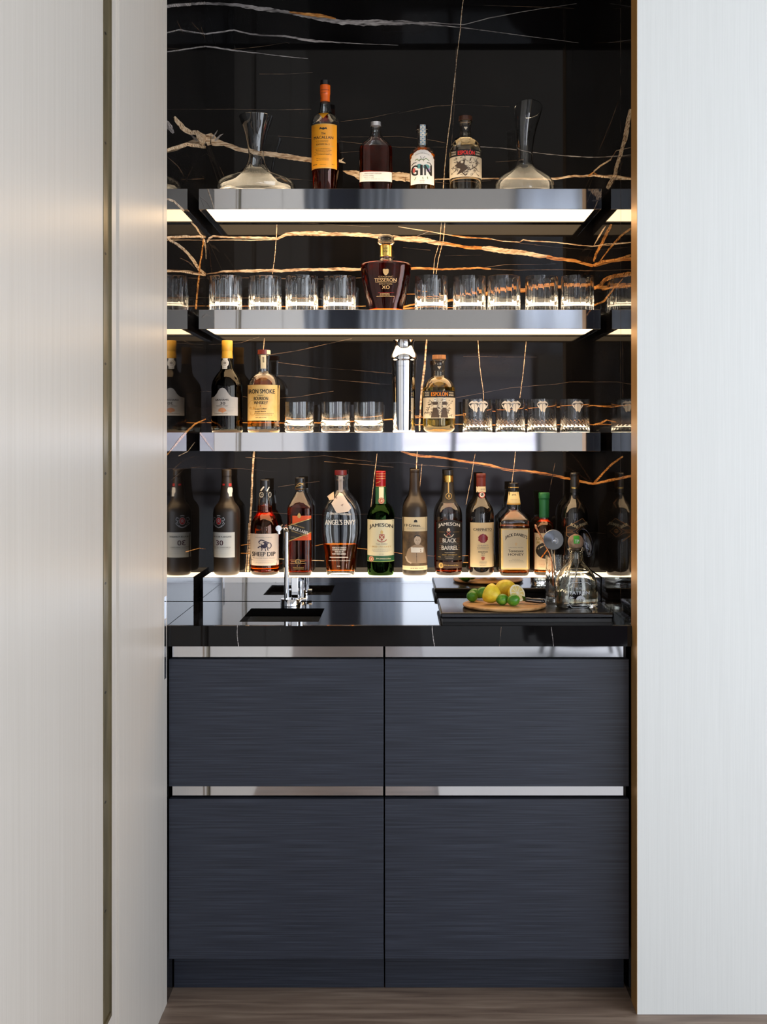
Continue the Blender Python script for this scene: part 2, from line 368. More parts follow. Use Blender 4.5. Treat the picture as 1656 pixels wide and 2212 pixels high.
sideR_veins=[
 (1,8,[(1363,236,8),(1357,262,9),(1350,300,10),(1342,330,9),(1328,380,9),(1312,408,8)]),(4,1.5,[(1295,322),(1320,262),(1336,218)]),(1,3,[(1281,379,4),(1300,382,4),(1330,386,4),(1363,388,4)]),
 (1,3,[(1281,372,3),(1296,358,3),(1318,345,3),(1330,325,2),(1363,318,1)]),(4,1.5,[(1281,340),(1363,338)]),(4,1.5,[(1300,432),(1325,395),(1345,350)]),(4,1,[(1281,92),(1363,90)]),
 (2,6,[(1281,565,5),(1290,543,6),(1302,520,6),(1312,498,6),(1320,484,5)]),(1,3,[(1282,532,2),(1292,515,3),(1304,496,3),(1310,488,2)]),(2,5,[(1281,573,6),(1300,564,5),(1330,560,4),(1363,552,6)]),
 (2,3,[(1294,566,2),(1318,535,3),(1340,510,4),(1363,492,4)]),(1,2,[(1281,532),(1310,527),(1363,524)]),
 (2,7,[(1281,624,7),(1296,618,7),(1306,606,9),(1322,598,9),(1363,592,10)]),(2,5,[(1300,626,3),(1330,620,5),(1363,618,5)]),(2,4,[(1281,660,4),(1305,650,4),(1325,625,3),(1345,602,2)]),
 (2,3,[(1281,918,3),(1296,915,4),(1310,908,3),(1330,912,2)]),(2,2,[(1281,876,2),(1320,880,2),(1363,874,2)]),(4,1,[(1345,740),(1345,860)]),
 (2,4,[(1281,1046,5),(1295,1030,4),(1315,1009,4),(1330,996,4),(1345,985,4)]),(2,4,[(1281,1046,3),(1320,1036,4),(1363,1028,5)]),
]
sideL_veins=[
 (3,6,[(355,14,6),(400,9,6),(444,6,6)]),(3,2.5,[(355,72,2),(388,64,2),(444,74,3)]),(3,2,[(355,113,2),(400,106,2),(444,100,3)]),(4,1.5,[(392,18),(410,45),(430,66),(442,80)]),(4,1.5,[(410,0),(425,30),(438,70),(443,84)]),(4,1.2,[(382,45),(400,82)]),
 (1,12,[(376,252,5),(382,262,10),(395,278,12),(410,286,12),(424,287,12),(436,300,16),(444,310,24)]),(3,12,[(357,262,8),(366,275,14),(374,288,5)]),(1,8,[(355,326,6),(380,318,8),(404,311,8),(444,318,5)]),
 (4,1.5,[(360,338),(385,360),(405,392)]),(4,1.5,[(400,332),(425,360),(440,385)]),(1,3,[(360,430,4),(375,434,4),(390,448,5),(398,455,4)]),(4,1.5,[(390,388),(440,386)]),
 (1,5,[(355,506,3),(368,520,5),(385,530,6),(404,546,6),(418,562,6),(430,582,6),(445,594,5)]),(1,4,[(355,512,4),(400,511,5),(444,512,4)]),(1,3,[(412,480,3),(424,492,4),(434,508,3),(444,514,2)]),(4,3,[(388,557,2),(408,566,3),(426,586,3)]),
 (2,3,[(440,516,5),(436,540,3),(430,590,3),(425,640,3),(423,668,3)]),(1,3,[(441,516),(444,540),(446,560)]),(1,4,[(355,586,2),(390,586,3),(444,594,4)]),(4,2,[(360,618),(385,640),(396,660)]),
 (2,3,[(355,988,3),(372,968,3),(388,950,4),(404,932,4),(420,917,4),(432,911,3),(444,905,3)]),(1,1.6,[(385,985),(405,975),(420,955)]),(4,1.5,[(372,1015),(395,995),(420,985)]),(4,1.5,[(360,1045),(400,1012),(444,1008)]),(4,1.2,[(395,735),(425,750),(444,752)]),(2,2,[(400,1192),(430,1184),(444,1186)]),
]
def b3(x,y): return (X(x,DB),DB-.0004,Z(y,DB))
bm=bmesh.new(); box(bm,-WX-.05,WX+.05,DB,DB+.03,0,2.75); strips(bm,back_veins,b3)
struct(obj('wall_back',bm,VM),'polished black marble back wall of the bar niche with cream and orange veins')
def sd(sign):
    def f(x,y):
        if (x-VX)*sign<5: x=VX+5*sign
        D=min(WX*FP/abs(x-VX),DB-.0005); return (sign*(WX-.0004),D,Z(y,D))
    return f
bm=bmesh.new(); box(bm,-WX-.03,-WX,2.957,DB,0,2.75); strips(bm,sideL_veins,sd(-1),(1,0,0))
struct(obj('wall_niche_left',bm,VM),'polished black marble left side of the bar niche')
bm=bmesh.new(); box(bm,WX,WX+.03,2.972,DB,0,2.75); strips(bm,sideR_veins,sd(1),(-1,0,0))
# fine panel joint in the side slab
DJ=WX*FP/(1340-VX); box(bm,WX-.0003,WX,DJ-.0012,DJ+.0012,.92,2.7,4)
struct(obj('wall_niche_right',bm,VM),'polished black marble right side of the bar niche')
struct(boxo('ceiling_niche',-WX,WX,2.9,DB,2.7,2.75,marble))
struct(boxo('floor',-3.2,3.4,-4.2,DB,-.05,0,floorm),'brown wood floor')
# rear part of the room that the steel mirrors
plaster=mat('plaster',(.62,.62,.61),.8); darkwall=mat('grey_wall_paint',(.48,.45,.41),.7); ceilm=mat('ceiling_paint',(.34,.305,.265),.8)
struct(boxo('ceiling',-3.2,3.4,-4.2,DR+.07,3.7,3.75,ceilm))
struct(boxo('wall_lintel',-WX-.1,3.4,DR,DR+.07,2.7,3.7,plaster))
struct(boxo('wall_right',WX,3.4,DR,DR+.066,0,2.7,whitep),'white grained panel wall to the right of the niche')
struct(boxo('trim_1',WX-.0008,WX+.0005,DR+.0005,DR+.072,0,2.7,brass),'brass edge strip between niche and white panel')
struct(boxo('wall_far_left',-3.2,-3.1,-4.2,2.95,0,3.7,plaster))
bm=bmesh.new()                                    # right side wall; tall opening added to let light in
box(bm,3.3,3.4,-4.2,-3.2,0,3.7); box(bm,3.3,3.4,2.2,DR,0,3.7); box(bm,3.3,3.4,-3.2,2.2,0,.1); box(bm,3.3,3.4,-3.2,2.2,2.8,3.7)
struct(obj('wall_side_right',bm,plaster))
bm=bmesh.new()                                    # wall behind the camera; outer two of three openings added for light
for a,b in ((-3.1,-2.9),(-1.1,-.33),(3.2,3.3)): box(bm,a,b,-4.2,-4.05,0,3.7)
box(bm,1.25,1.75,-4.2,-4.05,0,2.2); box(bm,1.56,1.75,-4.2,-4.05,2.2,3.7)
for a,b in ((-2.9,-1.1),(-.33,1.25),(1.75,3.2)): box(bm,a,b,-4.2,-4.05,0,.04); box(bm,a,min(b,1.08) if b<1.5 else b,-4.2,-4.05,2.2,3.7)
struct(obj('wall_behind',bm,darkwall))
struct(boxo('trim_4',-1.0,-.34,-4.05,-4.04,0,3.68,mat('dark_blue_panel',(.02,.022,.035),.5)))
wf=mat('window_frame_paint',(.05,.05,.06),.4)
bm=bmesh.new()
for x in (-.31,.44,1.21): box(bm,x,x+.05,-4.18,-4.1,.04,2.2)
for z in (.04,.86,2.15): box(bm,-.33,1.25,-4.18,-4.1,z,z+.05)
struct(obj('window_1',bm,wf))
# sheer curtains
sheer=bpy.data.materials.new('sheer_curtain'); sheer.use_nodes=True
nt=sheer.node_tree; pb=nt.nodes['Principled BSDF']; pb.inputs['Base Color'].default_value=(.8,.82,.86,1); pb.inputs['Roughness'].default_value=.9
tl=nt.nodes.new('ShaderNodeBsdfTranslucent'); tl.inputs[0].default_value=(.8,.83,.88,1); mx=nt.nodes.new('ShaderNodeMixShader'); mx.inputs[0].default_value=.6
nt.links.new(pb.outputs[0],mx.inputs[1]); nt.links.new(tl.outputs[0],mx.inputs[2]); nt.links.new(mx.outputs[0],nt.nodes['Material Output'].inputs[0])
def curtain(x0,x1,y,lab,folds,zb=.02):
    bm=bmesh.new(); n=folds*10; rows=[]
    for z in (zb,3.66): rows.append([bm.verts.new((x0+(x1-x0)*i/n+.006*math.sin(i*1.3),y+.035*math.sin(2*math.pi*i/10+.4*math.sin(i*.21)),z)) for i in range(n+1)])
    for i in range(n): f=bm.faces.new((rows[0][i],rows[0][i+1],rows[1][i+1],rows[1][i])); f.smooth=True
    o=obj('curtain',bm,sheer); sm=o.modifiers.new('S','SOLIDIFY'); sm.thickness=.0015
    tag(o,lab,'curtain')
curtain(-.86,-.62,-3.85,'narrow sheer curtain on the dark pier behind the camera',3)
curtain(-.34,.02,-3.9,'sheer curtain drawn to the left side of the window behind the camera',5)
curtain(1.02,1.58,-4.0,'short sheer curtain over the high window behind the camera',2,2.15)
# street front across the road
brick=noisemat('mauve_brick',[(.3,(.62,.55,.58)),(.7,(.76,.70,.73))],(1,1,5),2,5,rough=.9)
bm=bmesh.new(); box(bm,-14,18,-25,-24,-6,4.0)
for zz in (-1.9,.35,2.3):
    for i in range(34):
        x=-7+i*.62; k=8
        pts=[(x,zz-.62),(x+.3,zz-.62)]+[(x+.15+.15*math.cos(math.pi*j/k),zz+.15*math.sin(math.pi*j/k)) for j in range(k+1)]
        V=[bm.verts.new((a,-23.97,b)) for a,b in pts]; f=bm.faces.new(V); f.material_index=1
for z in (-3.2,-.7,1.1,3.0): box(bm,-14,18,-24,-23.8,z,z+.2,2)
o=obj('street_building',bm,[brick,mat('dark_glass',(.20,.17,.20),.4),mat('pale_stone',(.6,.56,.56),.8)])
tag(o,'mauve brick street front with rows of arched windows, mirrored in the marble','building')
o=boxo('added_terrace',-8,10,-20,-4.2,-.15,-.10,mat('pale_paving',(.86,.86,.87),.9)); tag(o,'pale paved terrace added outside the windows behind the camera as a reflector','terrace')  # unseen pale slab added so the steel ledge mirrors white
# pale rug and tub chair behind the camera
o=boxo('rug',.15,2.6,-3.4,1.4,.001,.013,mat('pale_rug',(.74,.73,.74),.9)); tag(o,'pale rug on the floor behind the camera','rug')
ch=thing('tub_chair','dark mauve tub chair on the rug, mirrored in the marble','chair',(1.12,-1.6,.0175))
mv=mat('mauve_velvet',(.06,.045,.065),.8)
bm=bmesh.new(); seg=20; R0=[]
for j,(z,ro) in enumerate(((.12,.36),(.5,.40),(.95,.42),(1.06,.40),(1.08,.37),(1.04,.33),(.5,.31))):
    row=[]
    for i in range(seg+1):
        a=math.radians(-20+220*i/seg)+math.pi; zz=z if z<.6 else .5+(z-.5)*(.35+.65*math.sin(math.pi*i/seg))
        row.append(bm.verts.new((ro*math.cos(a),ro*math.sin(a),zz)))
    R0.append(row)
for a,b in zip(R0,R0[1:]):
    for i in range(seg): f=bm.faces.new((a[i],a[i+1],b[i+1],b[i])); f.smooth=True
obj('backrest',bm,mv,ch)
lathe('seat',[(.12,.28),(.3,.31),(.42,.32),(.46,.29)],mv,ch)
for sx,sy in ((1,1),(1,-1),(-1,1),(-1,-1)):
    bm=bmesh.new(); tube(bm,[(.22*sx,.22*sy,0),(.19*sx,.19*sy,.13)],.014); obj('leg',bm,blackgloss,ch)
# =================================================================== LEFT WALL : panels running towards the camera
def D_at(x): return WX*FP/(VX-x)
g0,g1=D_at(222.5),D_at(240.5)
WL=-WX
bm=bmesh.new()
box(bm,WL-.14,WL,-.46,.775,0,3.7); box(bm,WL-.14,WL,.805,g0,0,3.7)
box(bm,WL-.14,WL-.012,.775,.805,0,3.7,1)
box(bm,WL-.14,WL,g1,D_at(250),0,3.7); box(bm,WL-.14,WL-.006,D_at(250),D_at(257.5),0,3.7)
box(bm,WL-.14,WL,g0,g1,0,.236)                      # the groove stops above the floor
box(bm,WL-.14,WL-.016,g0,g1,.236,3.7)
struct(obj('wall_left',bm,[cream,black]),'cream lacquered wood panelling left of the niche')
# bronze channel with screw holes
bm=bmesh.new(); yy0,yy1=g0+.0005,g1-.0005; r=.012
box(bm,WL-.016,WL-.003,yy0,yy1,.237,3.68)
box(bm,WL-.016,WL+.001,yy0,yy0+.002,.245,3.68); box(bm,WL-.016,WL+.001,yy1-.002,yy1,.245,3.68)
box(bm,WL-.016,WL+.001,yy0,yy1,.236,.245)
ydot=D_at(231); zs=[HC-(y-VY)*ydot/FP for y in (72,309,548,786,1023,1260,1496,1733,1968)]
for z in zs:
    V=[bm.verts.new((WL-.0029,ydot+.0075*math.cos(q*math.pi/6),z+.0026*math.sin(q*math.pi/6))) for q in range(12)]
    f=bm.faces.new(V[::-1]); f.material_index=1
struct(obj('trim_2',bm,[bronze,black]),'bronze channel with screw holes set in the cream panelling')
# pocket door leaf beside the niche
dd=bmesh.new(); box(dd,WL-.14,WL,D_at(257.5),D_at(351.5),.0,3.7)
door=struct(obj('door_1',dd,cream),'cream pocket door leaf next to the niche')
bm=bmesh.new(); ye=D_at(351.5); box(bm,WL-.14,WL-.0015,ye,ye+.0025,0,3.7,1); box(bm,WL-.14,WL+.0006,ye+.0025,2.957,0,3.7)
struct(obj('trim_3',bm,[cream,black]),'narrow cream jamb at the niche edge')
bm=bmesh.new(); yc=(ye+2.957)/2+.001
z0,z1=Z(1288,yc),Z(1336,yc); box(bm,WL,WL+.0016,yc-.014,yc+.012,z1,z0)
z0,z1=Z(1338,yc),Z(1466,yc); box(bm,WL,WL+.0014,yc-.012,yc+.010,z1,z0,1)
hp=obj('edge_pull',bm,[chrome,satin]); hp.parent=door; hp['label']='chrome edge pull'
# =================================================================== CABINETS
def zc(y): return Z(y,2.97)
def cabinet(x0,x1,label):
    t=thing('drawer_cabinet',label,'cabinet',((X(x0,2.97)+X(x1,2.97))/2,2.97,0))
    cx=t.location.x; a,b=X(x0,2.97)-cx,X(x1,2.97)-cx
    bm=bmesh.new(); zq=zc(2072)+.004; box(bm,a+.002,a+.018,.03,.40,zq,zc(1398)); box(bm,b-.018,b-.002,.03,.40,zq,zc(1398)); box(bm,a+.018,b-.018,.03,.40,zq,zq+.016); box(bm,a+.018,b-.018,.392,.40,zq+.016,zc(1398)); box(bm,a+.018,b-.018,.03,.034,zq+.016,zc(1398)-.03)
    obj('body',bm,black,t)
    fr=[boxo('drawer_front',a,b,0,.022,zc(1699),zc(1424),oak,t,bev=.001),boxo('drawer_front',a,b,0,.022,zc(2072),zc(1726),oak,t,bev=.001)]
    e0,e1=(.007 if x0<500 else .001),(.001 if x0<500 else .012)
    for (u,v),fp in zip(((1397,1419),(1699,1719)),fr):
        bm=bmesh.new(); box(bm,a+e0,b-e1,.010,.013,zc(v),zc(u)-.0005); box(bm,a+e0,b-e1,.010,.028,zc(v)-.002,zc(v))
        o=obj('pull_channel',bm,shelfsteel,fp); o['label']='polished steel finger pull channel'
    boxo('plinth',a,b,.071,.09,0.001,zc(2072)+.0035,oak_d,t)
    return t
cabinet(364.5,828,'left dark stained oak cabinet with two deep drawers below the sink')
cabinet(831,1358,'right dark stained oak cabinet with two deep drawers below the fruit board')
# =================================================================== COUNTERTOP with a cut out
ZT=HC-.444; ct=thing('countertop','polished black marble countertop with thick front edge across both cabinets','countertop',(0,DC,ZT))
sx0,sx1,sy0,sy1=-.3965,-.2003,3.032,3.277
bm=bmesh.new(); T_=.020; a,b=-WX+.001,WX-.001
box(bm,a,sx0,0,DL-DC+.001,-T_,0); box(bm,sx1,b,0,DL-DC+.001,-T_,0)
box(bm,sx0,sx1,0,sy0-DC,-T_,0); box(bm,sx0,sx1,sy1-DC,DL-DC+.001,-T_,0)
bmesh.ops.remove_doubles(bm,verts=bm.verts,dist=1e-5)
obj('slab',bm,marble,ct)
bm=bmesh.new(); box(bm,a,b-.001,-.002,.02,-(1396-1352)*DC/FP,.0002)
strips(bm,[(3,2,[(513,1350),(512,1372),(515,1396)]),(3,2.2,[(933,1352),(935,1375),(938,1396)]),(4,1.5,[(1082,1354),(1078,1396)]),(3,1.5,[(1190,1354),(1192,1370),(1195,1396)]),(4,1,[(606,1356),(605,1364)])],
  lambda x,y:(X(x,DC),-.0023,Z(y,DC)-ZT))
o=obj('front_edge',bm,VM,ct)
# steel basin
sk=thing('sink','small square steel basin undermounted in the black marble','sink',((sx0+sx1)/2,(sy0+sy1)/2,ZT-T_-.16))
w,d,h=(sx1-sx0)/2+.002,(sy1-sy0)/2+.002,.158
bm=bmesh.new(); box(bm,-w,w,-d,d,0,.002); box(bm,-w-.0015,-w,-d,d,0,h); box(bm,w,w+.0015,-d,d,0,h); box(bm,-w,w,-d-.0015,-d,0,h); box(bm,-w,w,d,d+.0015,0,h)
obj('basin',bm,satin,sk)
lathe('drain',[(.002,.022),(.005,.022),(.005,.012),(.003,.010)],chrome,sk)
# faucet
D0=3.316; fx=X(628.5,D0)
ft=thing('faucet','slim chrome bar faucet standing behind the steel basin','faucet',(fx,D0,ZT))
k=D0/FP
lathe('base',[(0,.0285),(.019,.0285),(.021,.027)],chrome,ft)
px=X(618.8,D0)-fx; hgt=(1303-1128)*k
bm=bmesh.new(); pts=[(px,-.004,.02),(px,-.004,hgt-.02)]
for i in range(1,7):
    a=i/6*math.pi/2; pts.append((px-.003*i/6,-.004-.02*(1-math.cos(a)),hgt-.02+.02*math.sin(a)))
pts+=[(px-.008,-.07,hgt+.001),(px-.010,-.105,hgt)]
tube(bm,pts,.0064,20); obj('spout',bm,chrome,ft)
bm=bmesh.new(); tube(bm,[(px-.010,-.103,hgt+.0),(px-.010,-.118,hgt)],.0078,24); obj('spout_cap',bm,chrome,ft)
bm=bmesh.new(); tube(bm,[(px-.010,-.110,hgt-.004),(px-.010,-.110,hgt-.015)],.0055,16); obj('nozzle',bm,chrome,ft)
boxo('lever',X(630,D0)-fx,X(644.5,D0)-fx,-.016,-.002,.024,(1303-1239)*k,chrome,ft,bev=.0015)
bm=bmesh.new(); tube(bm,[(X(650,D0)-fx,.008,.02),(X(650,D0)-fx,.008,(1303-1249)*k)],.0060,18); obj('valve_stem',bm,chrome,ft)
bm=bmesh.new(); tube(bm,[(X(648,D0)-fx,0,.017),(X(662,D0)-fx,0,.017)],.006,18); obj('knob',bm,chrome,ft)
# =================================================================== SHELVES
def shelf(yt,yb,x0,x1,D,label,under=True,back=DB-.0005,floor_to=None):
    cx=(X(x0,D)+X(x1,D))/2; zt,zb=Z(yt,D),Z(yb,D)
    t=thing('lit_shelf',label,'shelf',(cx,D,zb)); w=(X(x1,D)-X(x0,D))/2; H=zt-zb; dp=back-D
    bm=bmesh.new(); lip=.003
    box(bm,-w,w,0,lip,0,H); box(bm,-w,-w+lip,lip,dp,0,H); box(bm,w-lip,w,lip,dp,0,H); 
    o=obj('steel_edge',bm,shelfsteel,t,bev=.0006)
    if under:
        bm=bmesh.new(); ri=.019
        box(bm,-w+lip,-w+ri,lip,dp,.001,.012); box(bm,w-ri,w-lip,lip,dp,.001,.012); box(bm,-w+ri,w-ri,dp-.018,dp,.001,.012); box(bm,-w+ri,w-ri,lip,lip+.006,.001,.012)
        obj('under_frame',bm,blackgloss,t)
        boxo('under_light',-w+ri,w-ri,lip+.006,dp-.018,.004,.010,led,t)
    boxo('top_light',-w+lip,w-lip,lip,dp-.004,H-.006,H-.0004,ledtop,t)
    boxo('core',-w+lip,w-lip,lip,dp-.001,.0125,H-.0065,blackgloss,t)
    return t
shelf(407.5,452,429,1299,DS,'topmost lit steel-edged shelf, carrying the decanters')
shelf(669,711,429,1297,DS,'second lit steel-edged shelf from the top, carrying fluted tumblers')
shelf(934,975,431,1297,DS,'third lit steel-edged shelf from the top, carrying the shaker')
shelf(1247,1298.5,438,1297,DL,'low lit steel-fronted ledge at the back of the countertop',under=False)
ZLEDGE=Z(1247,DL)
# =================================================================== GLASSWARE
def yb_at(zlevel,D): return VY+(HC-zlevel)*FP/D      # px row where a level shows at distance D
Z1,Z2,Z3=Z(407.5,DS),Z(669,DS),Z(934,DS)
DM=3.432
def vessel(name,outer,inner,m,parent,seg=64,mod=None,shear=None,n=2):
    """outer, inner: (z, r) bottom to top"""
    bm=bmesh.new()
    rs=[ring(bm,z,r,r,n,seg,mod) for z,r in outer]+[ring(bm,z,r,r,n,seg) for z,r in inner[::-1]]
    loft(bm,rs)
    if shear:
        for v in bm.verts: v.co=shear(v.co)
    return obj(name,bm,m,parent)
def decanter(cx,D,ys,prof,label,tilt=0,zt=Z1):
    base=yb_at(zt,D); t=thing('decanter',label,'decanter',(X(cx,D),D,zt)); k=D/FP
    pr=pchip(sorted(prof),2.0); pr=sorted(pr,reverse=True)        # y descending -> z ascending
    y0=pr[0][0]
    outer=[((y0-y)*k,h*k) for y,h in pr]; tw=.0017
    inner=[((y0-y)*k+(.004 if i<2 else 0),max(h*k-tw,.002)) for i,(y,h) in enumerate(pr) if y0-y>4]
    inner=[(max(z,.005),r) for z,r in inner]
    H=outer[-1][0]
    def sh(co):
        q=max(0,(co.z-.55*H)/(.45*H)); return Vector((co.x+tilt*.010*q*q,co.y,co.z-tilt*q**3*co.y*.42))
    vessel('glass_body',outer,inner,gl_clear,t,seg=56,shear=sh if tilt else None)
    return t
decanter(553,DM,0,[(236,36.5),(250,32),(270,25),(290,20),(305,17.5),(318,16.5),(335,19),(346,24),(355,34),(363,50),(370,66),(376,77),(383,83),(389,84.5),(397,84),(403,80.5),(407,75)],'wide-based glass decanter at the left end of the top shelf')
decanter(1133,DM,0,[(219,30),(235,28.5),(260,24),(290,19.5),(315,17),(330,17),(342,20),(350,27),(358,39),(364,48),(372,57),(380,62),(390,65),(400,64.5),(405,62),(407,58)],'tall glass decanter with slanted rim at the right end of the top shelf',tilt=1)
# ---- tumblers
def fluted_mesh(name):
    k=DM/FP; r=35.2*k; h=79*k; N=16
    def mod(th,z):
        if z<.004 or z>h*.93: return 1.0
        ph=(th*N/(2*math.pi))%1.0
        g=max(0,1-abs(ph-.5)/.16); amp=.045*(1 if z<h*.85 else (h*.93-z)/(h*.08))
        return 1-amp*g
    outer=[(0,r*.93),(.002,r*.985),(.004,r)]+[(h*i/12,r) for i in range(1,12)]+[(h*.93,r),(h,r*.995)]
    inner=[(.020,.001),(.019,r*.5),(.020,r*.78),(.024,r*.855),(h*.5,r*.90),(h*.9,r*.94),(h,r*.955)]
    bm=bmesh.new(); loft(bm,[ring(bm,z,q,q,2,128,mod) for z,q in sorted(outer)]+[ring(bm,z,q,q,2,128) for z,q in inner[::-1]])
    me=bpy.data.meshes.new(name); bm.normal_update(); bm.to_mesh(me); bm.free(); me.set_sharp_from_angle(angle=math.radians(38)); me.materials.append(gl_clear); return me
fm=fluted_mesh('fluted_tumbler')
fl=[(487.5,'leftmost, in the corner of the second shelf'),(572,'second from the left on the second shelf'),(652,'third from the left on the second shelf'),(733,'just left of the round-shouldered cognac bottle'),
    (931,'just right of the round-shouldered cognac bottle'),(1013.5,'second to the right of the cognac bottle'),(1088,'third to the right of the cognac bottle'),(1170,'second from the right end of the second shelf'),(1246.5,'rightmost, at the end of the second shelf')]
for i,(cx,where) in enumerate(fl):
    o=bpy.data.objects.new('fluted_tumbler',fm); C.objects.link(o); o.location=(X(cx,DM),DM+(.004 if i%2 else -.002),Z2); o.rotation_euler.z=i*.37
    tag(o,'fluted glass tumbler, '+where,'glass','fluted tumblers on the second shelf')
def plain_mesh():
    k=DM/FP; r=32*k; h=66*k
    def mod(th,z): return 1-.03*(0.5+.5*math.cos(th*10))*max(0,1-abs(z-.008)/.008)
    outer=[(0,r*.80),(.0025,r*.92),(.005,r*.97),(.008,r*.985),(.012,r*.99),(.018,r),(h*.5,r),(h,r)]
    inner=[(.020,.001),(.0195,r*.4),(.021,r*.75),(.027,r*.90),(.036,r*.95),(h*.7,r*.963),(h,r*.968)]
    bm=bmesh.new(); loft(bm,[ring(bm,z,q,q,2,80,mod) for z,q in outer]+[ring(bm,z,q,q,2,80) for z,q in inner[::-1]])
    me=bpy.data.meshes.new('whisky_tumbler'); bm.normal_update(); bm.to_mesh(me); bm.free(); me.set_sharp_from_angle(angle=math.radians(38)); me.materials.append(gl_clear); return me
pm=plain_mesh()
for i,(cx,w) in enumerate(((646,'beside the yellow-labelled bourbon'),(724.5,'middle of the three on the third shelf'),(796,'next to the steel shaker'))):
    o=bpy.data.objects.new('whisky_tumbler',pm); C.objects.link(o); o.location=(X(cx,DM),DM,Z3); o.rotation_euler.z=i
    tag(o,'plain heavy-based whisky tumbler, '+w,'glass','plain tumblers on the third shelf')
frost=mat('frosted_etching',(.82,.74,.64),.7)
def lips_glass(cx,label,marks):
    k=DM/FP; r=32*k; h=72*k
    t=thing('cut_tumbler',label,'glass',(X(cx,DM),DM,Z3),'etched tumblers on the third shelf')
    def mod(th,z):
        if z<.008 or z>.050: return 1.0
        ph=((th*22/(2*math.pi))+z*95)%1.0
        return 1-.042*max(0,1-abs(ph-.5)/.34)*min(1,(z-.008)/.004,(.050-z)/.012)
    outer=[(0,r*.95),(.002,r)]+[(.002+.05*i/18,r) for i in range(1,19)]+[(h*.7,r),(h,r)]
    inner=[(.016,.001),(.015,r*.8),(.018,r*.90),(h*.5,r*.94),(h,r*.955)]
    bm=bmesh.new(); loft(bm,[ring(bm,z,q,q,2,110,mod) for z,q in outer]+[ring(bm,z,q,q,2,110) for z,q in inner[::-1]])
    obj('glass_body',bm,gl_clear,t)
    base=yb_at(Z3,DM)
    def sf(x,y,e):
        u=(x-cx)*k; u=max(-r*.999,min(r*.999,u)); return (u*(r+e)/r,-math.sqrt(max(r*r-u*u,0))*(r+e)/r,(base-y)*k)
    sh=[]
    for mx_,sq,lean in marks:
        c=cx+mx_; f=sq
        # cupid-bow lips open around a tongue
        sh.append(P(frost,[(c-12*f,874),(c-9*f,869.5),(c-4*f,866.5),(c-1.5*f,868.5),(c,867.8),(c+1.5*f,868.5),(c+4*f,866.5),(c+9*f,869.5),(c+12*f,874),(c+8*f,872.2),(c+3*f,871.6),(c,872.2),(c-3*f,871.6),(c-8*f,872.2)]))
        sh.append(P(frost,[(c-12*f,874),(c-8.5*f,876),(c-7*f,880),(c-5*f,884),(c-7.5*f,882.5),(c-10*f,879)]))
        sh.append(P(frost,[(c+12*f,874),(c+8.5*f,876),(c+7*f,880),(c+5*f,884),(c+7.5*f,882.5),(c+10*f,879)]))
        sh.append(P(frost,[(c-6.5*f,875),(c-2*f,874),(c-.4*f,875),(c-.4*f+lean*.5,889),(c-3*f+lean,890),(c-5*f+lean,886),(c-6.5*f,879)]))
        sh.append(P(frost,[(c+6.5*f,875),(c+2*f,874),(c+.4*f,875),(c+.4*f+lean*.5,888),(c+2.6*f+lean,892),(c+5*f+lean,889),(c+6.8*f,880)]))
        sh.append(R(frost,c-5*f,873.0,c+5*f,874.2))
    decal('etched_mark',sh,sf,t,step=3,e0=.0003,e1=.0003)
lips_glass(1031,'etched cut tumbler with two tongues, first right of the yellow tequila',[(-9,.95,2),(9.5,.95,-2)])
lips_glass(1102,'etched cut tumbler with two tongues, second right of the yellow tequila',[(-10,.95,2),(8.5,.95,-2)])
lips_glass(1170,'etched cut tumbler with a single tongue, third right of the yellow tequila',[(-2,1.0,0)])
lips_glass(1241,'etched cut tumbler with a single tongue, at the right end of the shelf',[(2,1.05,0)])
# =================================================================== SHAKER
k=DM/FP
sb=Bottle('cocktail_shaker','polished steel cocktail shaker standing between tumblers and yellow tequila','shaker',872,yb_at(Z3,DM),DM,
  [(735,23.4),(736.5,22.6),(742,20.8),(748,20.3),(753,21),(760,24),(768,27.8),(774,29),(777,28.6),(780,27),(792,26.6),(850,25.5),(931,24.2),(934,23.2)])
sb.solid('body',792,934,chrome); sb.solid('strainer_top',754,791.6,chrome); 
sb.solid('cap',735,753.4,chrome)
# =================================================================== TOP SHELF BOTTLES
cap_black=mat('cap_black',(.010,.010,.012),.3,coat=.3)
amber=glassmat('whisky_amber',(.88,.42,.06),1.36); ambr=glassmat('whisky_red_amber',(.82,.30,.03),1.36); deep=glassmat('whisky_deep',(.62,.14,.010),1.36); dkam=glassmat('whisky_dark_amber',(.62,.17,.018),1.36)
gold=glassmat('whisky_gold',(.90,.58,.20),1.36); water=glassmat('clear_spirit',(.985,.985,.97),1.36); repo=glassmat('reposado',(.94,.80,.38),1.36); honey=glassmat('honey_liqueur',(.86,.46,.13),1.36)
y=yb_at(Z1,DM)
b=Bottle('whisky_bottle','tall whisky bottle with orange label and orange neck, on the top shelf','bottle',702,y,DM,
  [(175,10.8),(184.6,10.9),(185.4,11.1),(203,11),(206,10.4),(220,10.2),(222,10.6),(229,11.5),(236,13.2),(244,14.4),(248,18),(252,23),(257,27.5),(263,29.6),(272,30.2),(330,30),(370,28.6),(400,26.6),(y,26)])
b.shell(221,y,gl_clear,2.2,9); b.liquid(311,y-8,deep)
b.solid('cap',175,184.6,cap_black); orange=mat('orange_capsule',(.80,.13,.01),.35); b.solid('capsule',185,221.5,orange)
b.decal('capsule_lettering',[T(BK,'THE MACALLAN',702,196.5,18,2.2),T(BK,'EDITION',699,203,10,1.6),T(BK,'M',693,214,3,3)])
ol=mat('label_orange',(.88,.36,.02),.4)
